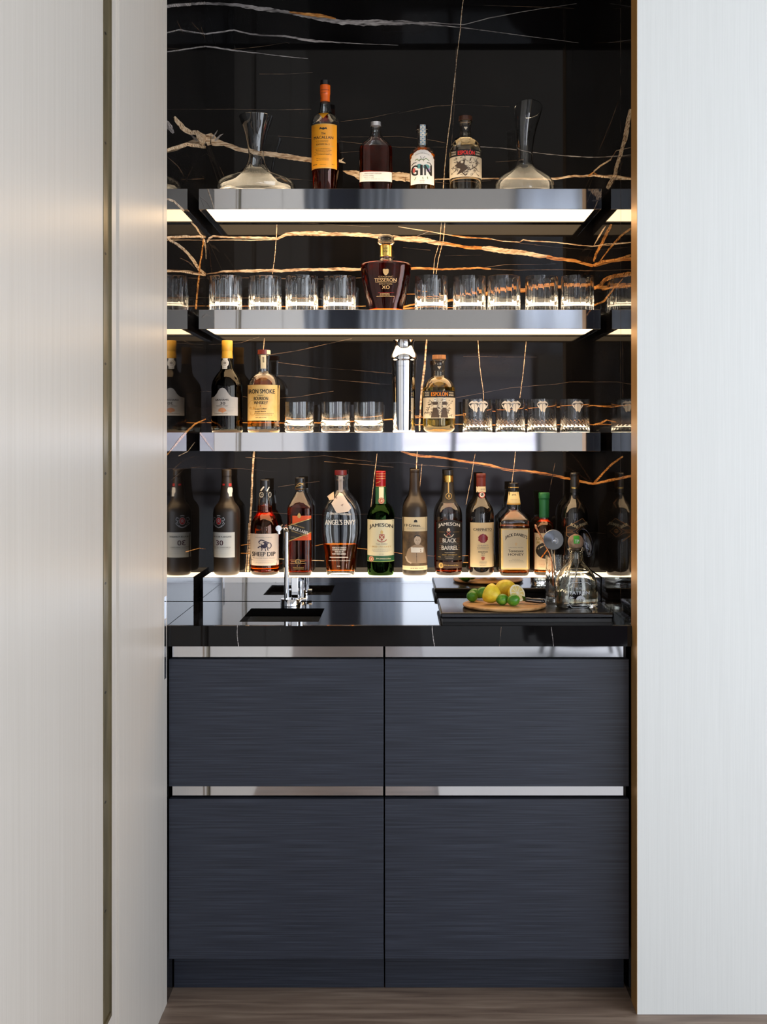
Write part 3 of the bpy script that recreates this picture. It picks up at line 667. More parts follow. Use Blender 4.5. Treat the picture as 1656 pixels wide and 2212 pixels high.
b.decal('label',[R(ol,673.5,274.5,728,369.5),R(GD,674,275,727.6,276.2),R(GD,674,367.6,727.6,368.8),
  P(BK,[(691,287),(693,282),(697,284),(700,282.5),(703,284),(706,282),(708.5,287),(704,286),(700,288),(695,286)]),T(BK,'The',700,295.5,9,5,rot=-4),
  T(BK,'MACALLAN',700,304,41,6),scribble(BK,683,310,713,314.5,2,.7,3),T(BK,'EDITION No. 2',699,318.5,28,3.2),L(GD,[(680,322.5),(722,322.5)],.8),
  scribble(BK,680,327,718,342,5,.75,5),scribble(BK,682,347,714,354,2,.7,6),T(BK,'48.2%',682,361,9,2.4),T(BK,'70cl',720,361,5,2),scribble(BK,690,361,708,363,1,.6,2)])
b.decal('shoulder_label',[P(ol,[(688.5,249),(711,249),(699.5,263.5)]),scribble(BK,693,250,705,253,1,.7,4)],vstep=1.5,e0=.0008,e1=.0010)
b=Bottle('flask_bottle','small dark amber flask bottle with narrow white label, on the top shelf','bottle',811.5,y,DM,
  [(264,10.6),(272.5,11),(273.5,11.2),(278,10.6),(284,11.6),(286,11),(289,11.8),(296,15),(304,22),(310,28.5),(315,32.5),(320,35),(326,35.5),(399,35.5),(404,34.8),(y,33)],bcap=17,nb=3.2)
b.shell(273,y,gl_clear,2.4,7); b.liquid(317,y-6,deep)
alu=mat('aluminium_cap',(.8,.8,.82),.3,.6); b.solid('cap',264,273.4,alu); 
b.decal('label',[R(mat('label_white',(.80,.76,.70),.6),776.8,374.5,846.2,395.5),T(GY,'KINGS COUNTY DISTILLERY',806,378.5,37,2.2),T(GY,'bourbon whiskey',796,382.8,22,2.2),T(GY,'aged in oak',797,386.6,22,2),T(GY,'200ml 45% alc by vol',808,390.6,40,1.8)],e0=.0006,e1=.0009)
b=Bottle('gin_bottle','small gin bottle with scalloped white label and chequered neck strip, on the top shelf','bottle',911.7,y,DM,
  [(272,13.2),(281.5,13.6),(282.5,12.6),(285,13.4),(288.5,13.4),(292,11.8),(296,10.9),(316,10.9),(318.5,12.5),(321,18),(325,23.5),(331,26.5),(338,27),(402,27),(y,25.5)])
b.shell(282.3,y,gl_clear,2,7); b.liquid(335,y-6,gold); b.solid('stopper',272,282.3,cap_black)
scal=[(887,403),(887,352)]
for i in range(21):
    a=math.radians(180-i*9); rr=25.2+(.8 if i%2 else -.4); scal.append((911.8+rr*math.cos(a)*.985,352-22.5*math.sin(a)-(.8 if i%2 else 0)))
scal+=[(936.6,352),(936.6,403)]
lw=mat('label_gin_white',(.82,.80,.76),.55); teal=mat('print_teal',(.10,.30,.30),.5)
b.decal('label',[P(lw,scal),T(GY,'POLLSTER ESTATE',911.5,341,30,2.2,arch=4),
  E(teal,905,365,6,5),E(teal,920,366,7,5),E(mat('print_lilac',(.35,.25,.5),.5),924,372,4,5),E(mat('print_pink',(.6,.12,.1),.5),894,373,3,5),
  L(BK,[(905,355),(909,348),(907,344)],.8),L(BK,[(914,355),(913,348),(917,344)],.8),L(mat('print_leaf',(.12,.2,.05),.5),[(896,352),(901,349),(903,353),(909,350),(914,352),(919,348),(926,353)],1.4),
  T(BK,'G',895,373.5,13,22),T(BK,'I',909.5,373.5,4,22),T(BK,'N',923.5,373.5,15,22),L(BK,[(889,362),(893,357.5),(899,357)],1.6),L(BK,[(931,362),(927,357.5),(921,357)],1.6),
  L(mat('print_leaf',(.12,.2,.05),.5),[(898,388),(895,394)],1.2),L(mat('print_leaf',(.12,.2,.05),.5),[(912,388),(913,393)],1.2),L(mat('print_leaf',(.12,.2,.05),.5),[(922,387),(923,392)],1.2),T(GY,'LONDON DRY',911,396,11,1.6),T(GY,'70cl 40%',911,399.4,9,1.4)],e0=.0003,e1=.0006)
chk=[R(WH,906.8,272.5,918.5,316)]; bl=mat('print_blue',(.08,.25,.42),.5)
for r_ in range(11):
    for c_ in range(3):
        x0=906.8+c_*3.9; y0=272.5+r_*3.95; m_=[bl,BK][(r_+c_)%2] if (r_+c_)%3 else bl
        chk.append(P(m_,[(x0,y0+2),(x0+2,y0),(x0+3.9,y0+2),(x0+2,y0+3.7)]) if (r_+c_)%2==0 else P(BK,[(x0+1,y0+1),(x0+2.8,y0+1),(x0+1.8,y0+3)]))
b.decal('neck_strip',chk,vstep=2,e0=.0004,e1=.0006)
def art(m1,m2,x0,x1,y0,y1,seed):
    """engraving-like scrap of hatching and curls, a generic stand-in"""
    rnd=random.Random(seed); out=[]
    for i in range(46):
        cx_=rnd.uniform(x0+2,x1-2); cy_=rnd.uniform(y0+2,y1-2); a=rnd.uniform(0,6.3); l=rnd.uniform(2,7); c=rnd.uniform(-.5,.5); pts=[(cx_,cy_)]
        for j in range(5):
            a+=c; nx_,ny_=pts[-1][0]+l/5*math.cos(a)*1.3,pts[-1][1]+l/5*math.sin(a)*1.3
            pts.append((min(max(nx_,x0+.5),x1-.5),min(max(ny_,y0+.5),y1-.5)))
        out.append(L(m1 if rnd.random()<.8 else m2,pts,rnd.uniform(.4,1.5)))
    return out
sepia=mat('print_sepia',(.07,.045,.03),.6); parch=mat('label_parchment',(.72,.62,.46),.55); wood=noisemat('cork_stopper',[(.3,(.30,.12,.04)),(.7,(.50,.22,.08))],(60,60,10),3,4,rough=.6); woodd=noisemat('dark_stopper',[(.3,(.05,.02,.012)),(.7,(.10,.04,.025))],(60,60,10),3,4,rough=.3)
def espolon(cx,y,D,top,label,liq,liqtop,stop,tcol,word,seed,round_=False):
    dy=y-407.0 if not round_ else y-407.0
    o=top
    pr=[(o,14.4),(o+9,14.8),(o+9.6,13.6),(o+11,14.6),(o+14,14.2),(o+16,12.8),(o+22,12.4),(o+34,12),(o+36,12.6),(o+45,12.8),(o+48,15),(o+51,20),(o+57,27),(o+65,31.8),(o+75,34.4),(o+84,34.8)]
    pr+=[(y-18,34.8),(y-9,33.6),(y-3,29),(y,22)] if round_ else [(y-8,34.8),(y-3,34),(y,32)]
    b=Bottle('tequila_bottle',label,'bottle',cx,y,D,pr)
    b.shell(o+9.6,y,gl_warm,2.0,9 if round_ else 7); b.liquid(liqtop,y-(8 if round_ else 6),liq)
    b.solid('stopper',o,o+9.5,stop)
    b.decal('neck_band',[R(BK,cx-11.6,o+21.5,cx+11.6,o+34.5),P(parch,[(cx-4,o+26),(cx-2,o+24.5),(cx,o+25.5),(cx+2,o+24.5),(cx+4,o+26),(cx,o+31.5)])],vstep=3,e0=.0004)
    yb=o+78
    tex=T(tcol,'ESPOLÓN',cx,yb+6.3,35,11)
    b.decal('label',[R(BK,cx-34.4,yb,cx+34.4,yb+14.5),tex,T(parch,'PURO',cx-26,yb+4.5,9,3.4),T(parch,'AGAVE',cx-26,yb+9.5,9,3.4),T(parch,'TEQUILA',cx+25,yb+4.5,10,3.4),T(parch,word,cx+25,yb+9.5,10,3.4),R(GD,cx-34,yb+2,cx-32.6,yb+12)],e0=.0004,e1=.0007)
    y0,y1=yb+14.6,yb+59
    sh=[R(parch,cx-34.4,y0,cx+34.4,y1)]+art(sepia,BK,cx-31,cx+31,y0,y1-3,seed)+art(sepia,GY,cx-28,cx+28,y0+4,y1-6,seed+5)
    # two standing figures with long skirts
    for q,s in ((-9,1),(10,.9)):
        if not round_: continue
        sh+=[P(sepia,[(cx+q-4*s,y0+22),(cx+q+4*s,y0+22),(cx+q+9*s,y1-1),(cx+q-9*s,y1-1)]),P(parch,[(cx+q-4*s,y0+16),(cx+q+4*s,y0+16),(cx+q+3*s,y0+22),(cx+q-3*s,y0+22)]),P(sepia,[(cx+q-6*s,y0+10),(cx+q+6*s,y0+10),(cx+q+4*s,y0+16),(cx+q-4*s,y0+16)]),E(WH,cx+q,y0+5,3.6,3.8,12),E(BK,cx+q-1.2,y0+4.6,.8,.9,8),E(BK,cx+q+1.2,y0+4.6,.8,.9,8)]
    if not round_:
        sh+=[P(sepia,[(cx-24,y0+20),(cx-12,y0+10),(cx-2,y0+8),(cx-4,y0+18),(cx+4,y0+26),(cx-6,y0+34),(cx-20,y0+40),(cx-12,y0+28)]),E(parch,cx-9,y0+13,3,3,12),L(sepia,[(cx-22,y0+24),(cx+8,y0+30),(cx+22,y0+20)],1.2),L(sepia,[(cx-10,y0+34),(cx-2,y0+42),(cx+2,y0+38)],2.2)]
    b.decal('illustration',sh,e0=.0003,e1=.0005)
espolon(1005,y,DM,252,'clear tequila bottle with red lettering on black band, on the top shelf',water,300,woodd,mat('print_bright_red',(.80,.04,.03),.5),'BLANCO',11)
# =================================================================== SECOND SHELF : cognac
y=yb_at(Z2,DM)
b=Bottle('cognac_bottle','round-shouldered dark cognac bottle with gold neck, centre of the second shelf','bottle',833.4,y,DM,
  [(506,5),(508,11),(511,15.5),(513,17),(518,17.4),(520,17.2),(524,18.6),(527,17.8),(529.5,14.2),(531,12.9),(553,12.9),(555,13.6),(558,13.4),(563,15),(565.5,20),(567,36),(568.5,48),(571,53.5),(575,54.8),(589,53.3),(615,49),(640,43.8),(662,37.6),(y,36)],bcap=27,nb=2.7)
b.shell(555,y,gl_clear,3.6,9); b.liquid(571,y-8,deep,off=2.6); 
b.solid('stopper',506,530,glassmat('stopper_glass',(.98,.90,.78))); goldm=mat('gold_foil',(.85,.55,.14),.25,1); b.solid('neck_foil',530,554.8,goldm)
b.decal('neck_label',[R(goldm,826,531.5,841,553),T(BK,'LOT',833.6,538.5,9,4),T(BK,'N°67',833.4,544.5,10,4)],e0=.0003)
gp=mat('print_pale_gold',(.78,.52,.24),.35,.3)
b.decal('lettering',[P(gp,[(827,586),(829,584.5),(833,585.5),(837,584.5),(839.5,586),(839,593),(836,597),(833.3,598.5),(830.5,597),(827.8,593)]),T(gp,'COGNAC',833.4,601.3,31,3),T(gp,'TESSERON',832.5,608.2,47,7.4),L(gp,[(811,613.2),(855,613.2)],.5),T(gp,'EMOTION',833,616.8,27,2.6),T(gp,'XO',833.3,623.8,16,7.4),scribble(RD,812,634,856,637,1,.8,2),scribble(gp,820,636.5,842,642,2,1.1,9),scribble(gp,811,641,855,645,1,1.3,12)],e0=.0004,e1=.0005)
# =================================================================== THIRD SHELF
y=yb_at(Z3,DM)
port=mat('port_in_dark_glass',(.016,.004,.004),.04,coat=.6); port2=mat('brown_black_glass',(.007,.006,.006),.05,coat=.6)
b=Bottle('port_bottle','dark port bottle with yellow capsule and grey ogee label, on the third shelf','bottle',490.5,y,DM,
  [(736,11.2),(737,11.6),(757,11.6),(758,11.1),(773,11.9),(776,12),(790,13.4),(797,14.2),(803,17.5),(809,22.5),(817,28),(826,32),(836,33.8),(900,34),(926,34),(931,33.4),(y,31)])
b.shell(774,y,glassmat('dark_green_glass',(.78,.78,.72)),1.8,15); b.liquid(775,y-14,glassmat('port_wine',(.10,.012,.008),1.36),off=.9)
yc=mat('yellow_capsule',(.72,.40,.045),.4); b.solid('capsule',736,774.5,yc)
gl=mat('label_grey',(.42,.40,.38),.6)
og=[(459,898.5),(459,859.5),(466,858),(472,852),(476,845),(480,840.5),(485,839),(490,840.5),(494,845),(498,852),(504,858),(516.3,859.5),(516.3,898.5)]
b.decal('label',[P(gl,og),T(BK,'W & J',485.5,861,6,1.4),T(BK,"GRAHAM'S",483.5,864.8,29,4.2),T(BK,'30',485.5,872.3,11,5.6),T(BK,'TAWNY PORT',484,878,26,2),scribble(GY,462,880,514,895,5,.4,3),P(mat('print_rust',(.45,.20,.10),.6),[(477,884),(484,881.5),(490,883),(494,888),(486,892.5),(476,889)]),scribble(BK,466,893,500,896,1,.6,8)])
b.decal('neck_seal',[P(WH,[(482,774.5),(493.5,774.5),(493,778),(495.6,783),(495,789),(492.5,792),(492.5,797.5),(481.5,797.5),(481.5,792),(479.6,788),(479.6,782),(482.3,778)]),O(GY,487.3,784.8,6,6,.7),E(GY,487.3,784.8,3.4,3.4,12),scribble(GY,483,793,492,796.5,2,.6,5)],vstep=3,e0=.0004,e1=.0006)
b=Bottle('bourbon_bottle','bourbon bottle with large yellow label and brown stopper, on the third shelf','bottle',569.4,y,DM,
  [(756,13),(765.6,13.3),(766.6,12.4),(768,13),(775,12.6),(777.5,12),(803,12.1),(806,14),(809,19),(813,24.5),(819,29),(827,32.6),(836,34.5),(926,34.8),(931,34),(y,32)])
b.shell(766.2,y,gl_clear,2.2,14); b.liquid(846,y-13,gold); b.solid('stopper',756,766,mat('brown_cap',(.14,.02,.015),.3))
yl=noisemat('label_amber_paper',[(.3,(.72,.44,.13)),(.7,(.82,.58,.24))],(20,20,20),2,4,rough=.5); fa=mat('print_faint_amber',(.62,.34,.08),.5)
b.decal('label',[R(yl,534.9,832.5,603.9,909),E(fa,548.5,876,9.5,10.5,18),E(yl,548.5,876,8.6,9.6,18),E(fa,544.5,882,2.4,3,12),E(fa,551.5,882,2.4,3,12),L(fa,[(542,888),(545,897),(553,897),(555,888)],1),
  T(BK,'IRON SMOKE',567.5,846.7,56,9.4),T(BK,'STRAIGHT',566.5,855.3,13,2),T(BK,'BOURBON',567,862,30,7),T(BK,'WHISKEY',567,871,30,7),E(RD,566.3,878,1.2,1.2,8),T(BK,'Artisan Crafted',566,884,25,3.2,rot=-2),T(BK,'Small Batch',566,889.6,23,3.2,rot=-2),scribble(sepia,552,893,594,899,2,.8,4),T(sepia,'750ML 40% ALC/VOL',567,902.8,24,1.8)])
b.decal('tax_strip',[R(CR,577,757,583.5,765.5)],e0=.0006); b.decal('neck_strip',[R(CR,564.5,768,575.5,797),T(BK,'7A 0110',570,778,3,12)],e0=.0008,e1=.0010)
espolon(948,y,DM,767,'yellow tequila bottle with orange lettering on black band, on the third shelf',repo,837,wood,mat('print_orange',(.85,.25,.01),.5),'REPOSADO',23,round_=True)
# =================================================================== LEDGE BOTTLES
DLB=3.492; y=yb_at(ZLEDGE,DLB)
matte_brown=noisemat('frosted_dark_glass',[(.3,(.020,.014,.010)),(.7,(.028,.020,.014))],(8,8,8),2,3,rough=.38)
b=Bottle('port_bottle','matt black port bottle numbered 30, leftmost on the low ledge','bottle',489.4,y,DLB,
  [(1014,9.8),(1015.5,10.5),(1028,10.7),(1029.5,10.2),(1045,11.3),(1060,13),(1075,14.4),(1084,17.5),(1091,23),(1098,27),(1106,28.7),(1120,29.2),(1150,29),(1205,28),(1232,27.6),(1238,26.4),(y,23)])
b.solid('body',1029.2,y,matte_brown); b.solid('capsule',1014,1029.6,matte_brown)
lp=mat('label_pale_grey',(.66,.68,.66),.6); sil=mat('print_silver',(.45,.48,.52),.35,.4)
b.decal('label',[R(lp,461.4,1148,509.5,1201.8),T(BK,'TAYLOR FLADGATE',482.5,1157.5,47-6,3.4),T(mat('print_plum',(.06,.015,.03),.5),'30',478,1170.5,15.5,11),T(BK,'YEAR OLD TAWNY PORTO',482,1180,38,1.8),L(GY,[(466,1183.4),(500,1183.4)],.6),scribble(mat('label_line',(.55,.57,.56),.6),463,1188,507,1198,3,.3,2)])
cr=[E(BK,476.5,1125,15,15,20),E(RD,476,1124,5.4,7.4,16),O(sil,476,1124,6.2,8.4,.9),L(sil,[(473.5,1121),(478.5,1128)],.9),L(sil,[(478.5,1121),(473.5,1128)],.9),L(sil,[(473.5,1125),(476,1119),(478.5,1125)],.8)]
for s in (-1,1): cr+=[L(sil,[(476+s*7,1118),(476+s*11,1116),(476+s*13,1121),(476+s*9,1125),(476+s*13,1129),(476+s*10,1133),(476+s*5,1134)],1.3),L(sil,[(476+s*8,1121),(476+s*10,1127),(476+s*8,1131)],1)]
cr+=[L(sil,[(468,1135),(476,1138),(484,1135)],2),L(sil,[(472,1113),(476,1112),(480,1113)],1.6)]
b.decal('crest',cr,vstep=3,e0=.0003,e1=.0005)
b.decal('neck_tag',[P(WH,[(494,1052.5),(501,1052.5),(502,1056),(502.2,1061),(501.5,1065),(501.6,1072),(496,1072),(495.5,1067),(493,1062),(493,1056)]),R(RD,482,1044.5,487,1048.5),R(RD,495,1044,500,1050)],vstep=3,e0=.0005,e1=.0006)
b=Bottle('whisky_bottle','whisky bottle with white ram label and diamond-striped neck, behind the faucet','bottle',571.8,y,DLB,
  [(1036,9.9),(1037,10.5),(1046,10.6),(1058,10.4),(1064,11.4),(1075,13.2),(1085,14.6),(1098,15.6),(1105,16),(1110,18),(1117,23),(1126,28),(1136,30.5),(1146,31.1),(1205,30.4),(1216,29.4),(1222,29.5),(1230,31.2),(1236,30.5),(1240,27),(y,22)])
b.shell(1060,y,gl_clear,2,8); b.liquid(1092,y-7,ambr); b.solid('capsule',1036,1074,cap_black)
b.decal('neck_mark',[P(WH,[(562.5,1059),(570,1050),(572.5,1051.5),(565,1061)]),P(WH,[(576,1060.5),(581,1051),(582,1053),(578,1061.5)]),O(WH,565.6,1068.4,4.8,5.6,.8),L(WH,[(563,1066),(568,1068)],1),L(WH,[(563,1071),(568,1071)],1),O(WH,583,1068.4,2.5,5.6,.8)],vstep=3,e0=.0004,e1=.0004)
lpk=mat('label_blush',(.80,.68,.58),.5); pur=mat('print_dark_plum',(.03,.02,.05),.5)
b.decal('label',[R(lpk,541.4,1151,602,1219),T(GY,'THE ORIGINAL OLDBURY',572,1158.6,36,1.7),
  O(pur,584,1176,5,6.5,1.6),E(pur,574,1175,7,7,14),E(lpk,571,1172,2.8,2.4,10),L(pur,[(562,1170),(566,1164),(572,1165),(578,1168),(583,1170)],2),L(pur,[(560,1181),(566,1177),(569,1182)],2.2),L(pur,[(570,1182),(568,1187)],1.6),L(pur,[(576,1182),(577,1188)],1.6),L(pur,[(580,1181),(582,1187)],1.6),L(pur,[(562,1166),(563,1171),(566,1173)],1.3),
  T(BK,'SHEEP DIP',571.6,1194.2,49,9.5),T(GY,'Blended Malt Scotch Whisky',572,1203.3,46,2.6),L(GY,[(548,1208),(596,1208)],.4),scribble(GY,548,1209.5,596,1216,3,.5,9)])
b=Bottle('whisky_bottle','square whisky bottle with slanted black label, right beside the faucet','bottle',648,y,DLB,
  [(1031.6,10.4),(1033,10.9),(1043,10.6),(1044.5,11.2),(1056,11.2),(1057.5,9.6),(1061,10),(1068,13),(1078,18),(1088,23),(1093.5,25.4),(1098,26.4),(1150,26.5),(1232,26.2),(1238,25.6),(y,24)],nb=5.5)
b.shell(1057,y,gl_clear,2.2,7); b.liquid(1095,y-6,dkam,off=1.6); b.solid('capsule',1031.6,1057,cap_black)
b.decal('capsule_line',[L(GD,[(638,1052),(643,1050),(655,1046)],.9),L(GD,[(641,1049),(648,1043),(655,1045)],.8),L(GD,[(638,1056),(658,1056)],.7)],vstep=3,e0=.0004,e1=.0004)
orr=mat('label_red_orange',(.72,.09,.015),.5)
b.decal('label',[R(orr,633.5,1112.5,673.3,1165),P(GD,[(645,1110),(648,1106),(651,1110),(652,1115),(648,1118),(644,1115)])],e0=.0004,e1=.0006)
b.decal('slanted_label',[P(BK,[(624.5,1133),(673.5,1117.5),(673.5,1149),(624.5,1168.5)]),P(GD,[(624.5,1133.2),(673.5,1117.7),(673.5,1119.2),(624.5,1134.8)]),P(GD,[(624.5,1166.4),(673.5,1147),(673.5,1148.6),(624.5,1168.3)]),T(GD,'JOHNNIE WALKER',645,1134.6,30,3,rot=17.5),T(WH,'BLACK LABEL',647.5,1143.2,43,6.6,rot=18),T(GD,'Blended Scotch Whisky',649,1150.6,36,3,rot=19),scribble(GD,630,1157,642,1159,1,.5,1)],e0=.0010,e1=.0012)
b.decal('age_mark',[L(GD,[(629,1207),(662,1207)],.7),L(GD,[(631,1210),(640,1210)],.7),L(GD,[(650,1210),(660,1210)],.7),L(GD,[(629,1214),(662,1214)],.7),E(BK,645.5,1210.6,5.6,5.4,16),O(GD,645.5,1210.6,5.6,5.4,.9),T(GD,'12',645.5,1210.8,5,5),scribble(GD,634,1221,660,1228,2,.8,3)],e0=.0004,e1=.0005)
b=Bottle('bourbon_bottle','oval bourbon bottle half empty with white lettering and paper tag','bottle',735.5,y,DLB,
  [(1016,12.8),(1025.8,13),(1026.8,12),(1028,12.6),(1036,12.4),(1039,11.3),(1056,11.6),(1062,13),(1068,16.5),(1076,23),(1086,30.5),(1098,36.5),(1112,40),(1130,41.3),(1150,41),(1168,38.8),(1190,35),(1215,32),(1236,30.4),(y,29.6)],bcap=17,nb=2.4)
b.shell(1026.3,y,gl_clear,2.6,9); b.liquid(1175,y-8,amber,off=1.9); b.solid('stopper',1016,1026.2,mat('maroon_cap',(.10,.008,.012),.3))
b.decal('neck_strip',[R(mat('label_steel_grey',(.30,.28,.30),.5),731.5,1028,740.5,1062),T(GY,'PORT FINISH',736,1046,2.6,24)],vstep=4,e0=.0005,e1=.0006)
b.decal('lettering',[T(WH,'Lincoln Henderson',736,1108.5,44,6,rot=3),T(WH,"ANGEL'S ENVY",735,1127,64,11.5)],vstep=4,e0=.0004,e1=.0004)
b.decal('lower_lettering',[
  T(WH,'KENTUCKY STRAIGHT',733.5,1181.6,30,3.3),T(WH,'BOURBON WHISKEY',733.5,1186,29,3.3),T(WH,'FINISHED IN',733,1190.5,18,3.3),T(WH,'PORT WINE BARRELS',733,1195.2,29,3.3),R(WH,713,1201.6,752,1202.9),T(WH,'43.3% ALCOHOL BY VOLUME (86.6 PROOF)',733.5,1209.6,46,2),T(WH,'750 ML',732,1221.4,7,1.8)],vstep=4,e0=.0004,e1=.0004)
tg=mat('paper_tag',(.78,.66,.56),.7)
b.decal('paper_tag',[P(tg,[(717.5,1087),(734,1063),(740,1066),(758,1096),(752,1104),(731,1107.5),(727,1105)]),E(mat('print_tag',(.4,.3,.26),.6),728,1074,2,2.6,10),P(mat('print_tag',(.4,.3,.26),.6),[(736,1090),(742,1087),(740,1093)])],vstep=4,e0=.0030,e1=.0033)
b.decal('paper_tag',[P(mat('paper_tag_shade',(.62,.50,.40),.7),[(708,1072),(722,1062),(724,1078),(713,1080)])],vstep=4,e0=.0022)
gg=mat('dark_green_gloss',(.005,.035,.012),.04,coat=.7)
b=Bottle('whiskey_bottle','green whiskey bottle with cream label and red screw cap, on the low ledge','bottle',821.8,y,DLB,
  [(1017,10.4),(1018,11),(1050.5,11.1),(1051.5,11.2),(1070,12.2),(1085,13.4),(1090,14.4),(1094,18),(1100,23.5),(1108,27.4),(1116,29),(1124,29.4),(1205,29.2),(1225,28.6),(1238,27.8),(y,26)])
b.shell(1051,y,gl_green,2,8); b.liquid(1112,y-7,glassmat('liquid_in_green',(.5,.4,.1),1.36)); redc=mat('red_cap',(.28,.008,.012),.28,.3); b.solid('cap',1017,1051,redc)
grn=mat('print_green',(.015,.10,.045),.5); jc=mat('label_pale_cream',(.78,.74,.52),.5)
b.decal('cap_line',[R(GD,811.3,1023,832.3,1023.8),R(GD,811.3,1028,832.3,1028.8),R(GD,811.3,1033,832.3,1033.8),L(GD,[(812,1044),(822,1039)],.9),R(GD,811.3,1049.8,832.3,1050.8)],e0=.0003,e1=.0003)
b.decal('neck_label',[R(grn,811,1052,833.4,1088),R(jc,818.5,1052,828.3,1082),E(mat('print_brick',(.42,.10,.06),.5),823.6,1081,6.6,7,18),O(jc,823.6,1081,5.2,5.6,.6),T(jc,'JJ',823.6,1081,4,5)],vstep=3,e0=.0003,e1=.0005)
rb=mat('print_brick',(.42,.10,.06),.5)
b.decal('label',[R(jc,793.8,1121,850.8,1198),T(BK,'JAMESON',823.3,1137.2,50,10,arch=4),P(rb,[(819,1152),(830.5,1152),(830.5,1160),(824.7,1166.5),(819,1160)]),L(jc,[(820,1153),(829.5,1164)],1.3),L(jc,[(829.5,1153),(820,1164)],1.3),P(GD,[(822,1151),(822,1146),(824.7,1142.5),(827.4,1146),(827.4,1151)]),L(rb,[(815,1163.5),(819,1167),(824.7,1168.6),(830.5,1167),(835,1163.5)],1.8),
  T(GY,'Triple Distilled',824,1173,24,3),T(GD,'IRISH WHISKEY',824.5,1178.6,40,3.4),scribble(GY,803,1183,846,1190,3,.4,3),T(GY,'EST. 1780',824,1194.5,9,1.4),
  R(grn,793.8,1198,850.8,1211),R(mat('print_lime',(.35,.5,.1),.5),793.8,1209.6,850.8,1210.6),E(rb,802.5,1205,5.6,6,18),O(jc,802.5,1205,4.6,5,.6),T(jc,'JJ',802.5,1205,3.4,4.4),T(jc,'John Jameson & Son',828,1204.3,31,3.6,rot=2)])
b=Bottle('wine_bottle','matt brown wine bottle with portrait photograph label, on the low ledge','bottle',895.6,y,DLB,
  [(1013,9.8),(1014,10.4),(1019,10.5),(1020,10),(1040,10.6),(1060,11.6),(1070,13.6),(1078,18),(1086,22.6),(1096,25.6),(1108,26.9),(1120,27.1),(1215,27),(1238,26.6),(y,24.5)])
b.solid('body',1058,y,matte_brown); b.solid('capsule',1013,1058,mat('matt_brown_capsule',(.018,.011,.008),.4))
skin=mat('photo_skin',(.55,.45,.35),.6); coatc=mat('photo_coat',(.34,.25,.17),.6); ph=noisemat('photo_ground',[(.3,(.05,.035,.025)),(.7,(.20,.13,.07))],(30,30,30),1.5,4,rough=.5)
b.decal('label',[R(CR,869.6,1115.6,922,1146),P(BK,[(893,1126.5),(894,1122),(897,1120.5),(900,1122),(901,1126.5)]),T(BK,'19 Crimes.',890.5,1133.2,34,6),scribble(GY,877,1137.6,917,1142,2,.5,3),
  R(ph,869.6,1146,922,1220),E(skin,901,1165,7.3,9.5,22),P(BK,[(893.6,1161),(895,1155),(900,1152.6),(905,1154),(908.4,1160),(906,1157.6),(900,1156.4),(896,1158)]),E(sepia,898.3,1164.6,1.2,.6,8),E(sepia,904,1164.6,1.2,.6,8),L(sepia,[(901.2,1165),(901.6,1168)],.5),L(sepia,[(899,1171),(904,1171)],.6),
  P(coatc,[(896,1174),(906,1174),(915,1180),(919,1196),(920,1214),(884,1214),(875,1204),(881,1184),(888,1178)]),P(WH,[(887,1180),(914,1181),(913.5,1191.5),(887.5,1191)]),L(sepia,[(899,1192),(899.5,1213)],.7),E(sepia,899.2,1200,.8,.8,8),E(sepia,899.4,1207,.8,.8,8),L(skin,[(876,1200),(880,1210),(888,1214)],3.2),
  R(CR,869.6,1220,922,1229.2),T(BK,'2018 RED WINE',900,1225,28,2)])
b=Bottle('whiskey_bottle','dark whiskey bottle with black label and gold neck ring, on the low ledge','bottle',968.6,y,DLB,
  [(1016,10.2),(1026,10.4),(1027,10.1),(1039,10.4),(1042,10.2),(1058,11.6),(1072,13.8),(1082,16.5),(1088,20),(1094,24),(1102,27.4),(1112,29.2),(1122,29.5),(1205,29.2),(1234,28.6),(1240,26.5),(y,24)])
b.shell(1041,y,gl_clear,2,8); b.liquid(1124,y-7,dkam); b.solid('stopper',1016,1026.4,cap_black); b.solid('neck_ring',1026.4,1041.5,goldm)
b.decal('neck_label',[P(BK,[(958.6,1041.5),(978.6,1041.5),(983,1085),(954,1085)]),R(GD,966.6,1033,969.2,1064),O(GD,968.4,1071,6.6,6.8,1),T(GD,'JJ',968.4,1071,5,6)],vstep=3,e0=.0004,e1=.0006)
ab=[(941.8,1208)]+[(941.8+55.2*i/14,1127-6.5*math.sin(math.pi*i/14)) for i in range(15)]+[(997,1208)]
b.decal('label',[P(BK,ab),T(WH,'JAMESON',968.8,1134.8,46,9,arch=4),L(rb,[(962.5,1146),(972,1155)],1.6),L(rb,[(972,1146),(962.5,1155)],1.6),P(parch,[(964,1145.5),(964,1141),(967.3,1138),(970.5,1141),(970.5,1145.5)]),L(parch,[(958,1152),(962,1157),(968,1159),(974,1157),(978,1152)],1.8),
  R(GD,948,1147,959,1147.5),R(GD,977,1147,990,1147.5)]+[R(mat('print_copper',(.35,.16,.05),.4,.3),948,q,991,q+.6) for q in (1160.5,1164.5,1168.5,1176,1180.5,1185)]+
  [R(BK,955,1159.5,984,1170),T(WH,'BLACK',969.5,1165.2,28.5,8.8),T(GY,'CHARRED FOR A RICH SMOOTH TASTE',969,1172.8,38,1.6),R(BK,953,1175.2,987.5,1186),T(WH,'BARREL',970,1180.8,34,8.8),T(parch,'Triple Distilled',970,1191.5,22,2.6),T(GD,'IRISH WHISKEY',970,1195.8,32,2.8),T(parch,'JOHN JAMESON & SON',969,1200.5,20,1.4),T(parch,'DUBLIN IRELAND',969,1203.8,16,1.4),T(GD,'750ml',991,1200.5,5.5,2.4),T(GD,'40%',948,1200.5,6,2.4)])
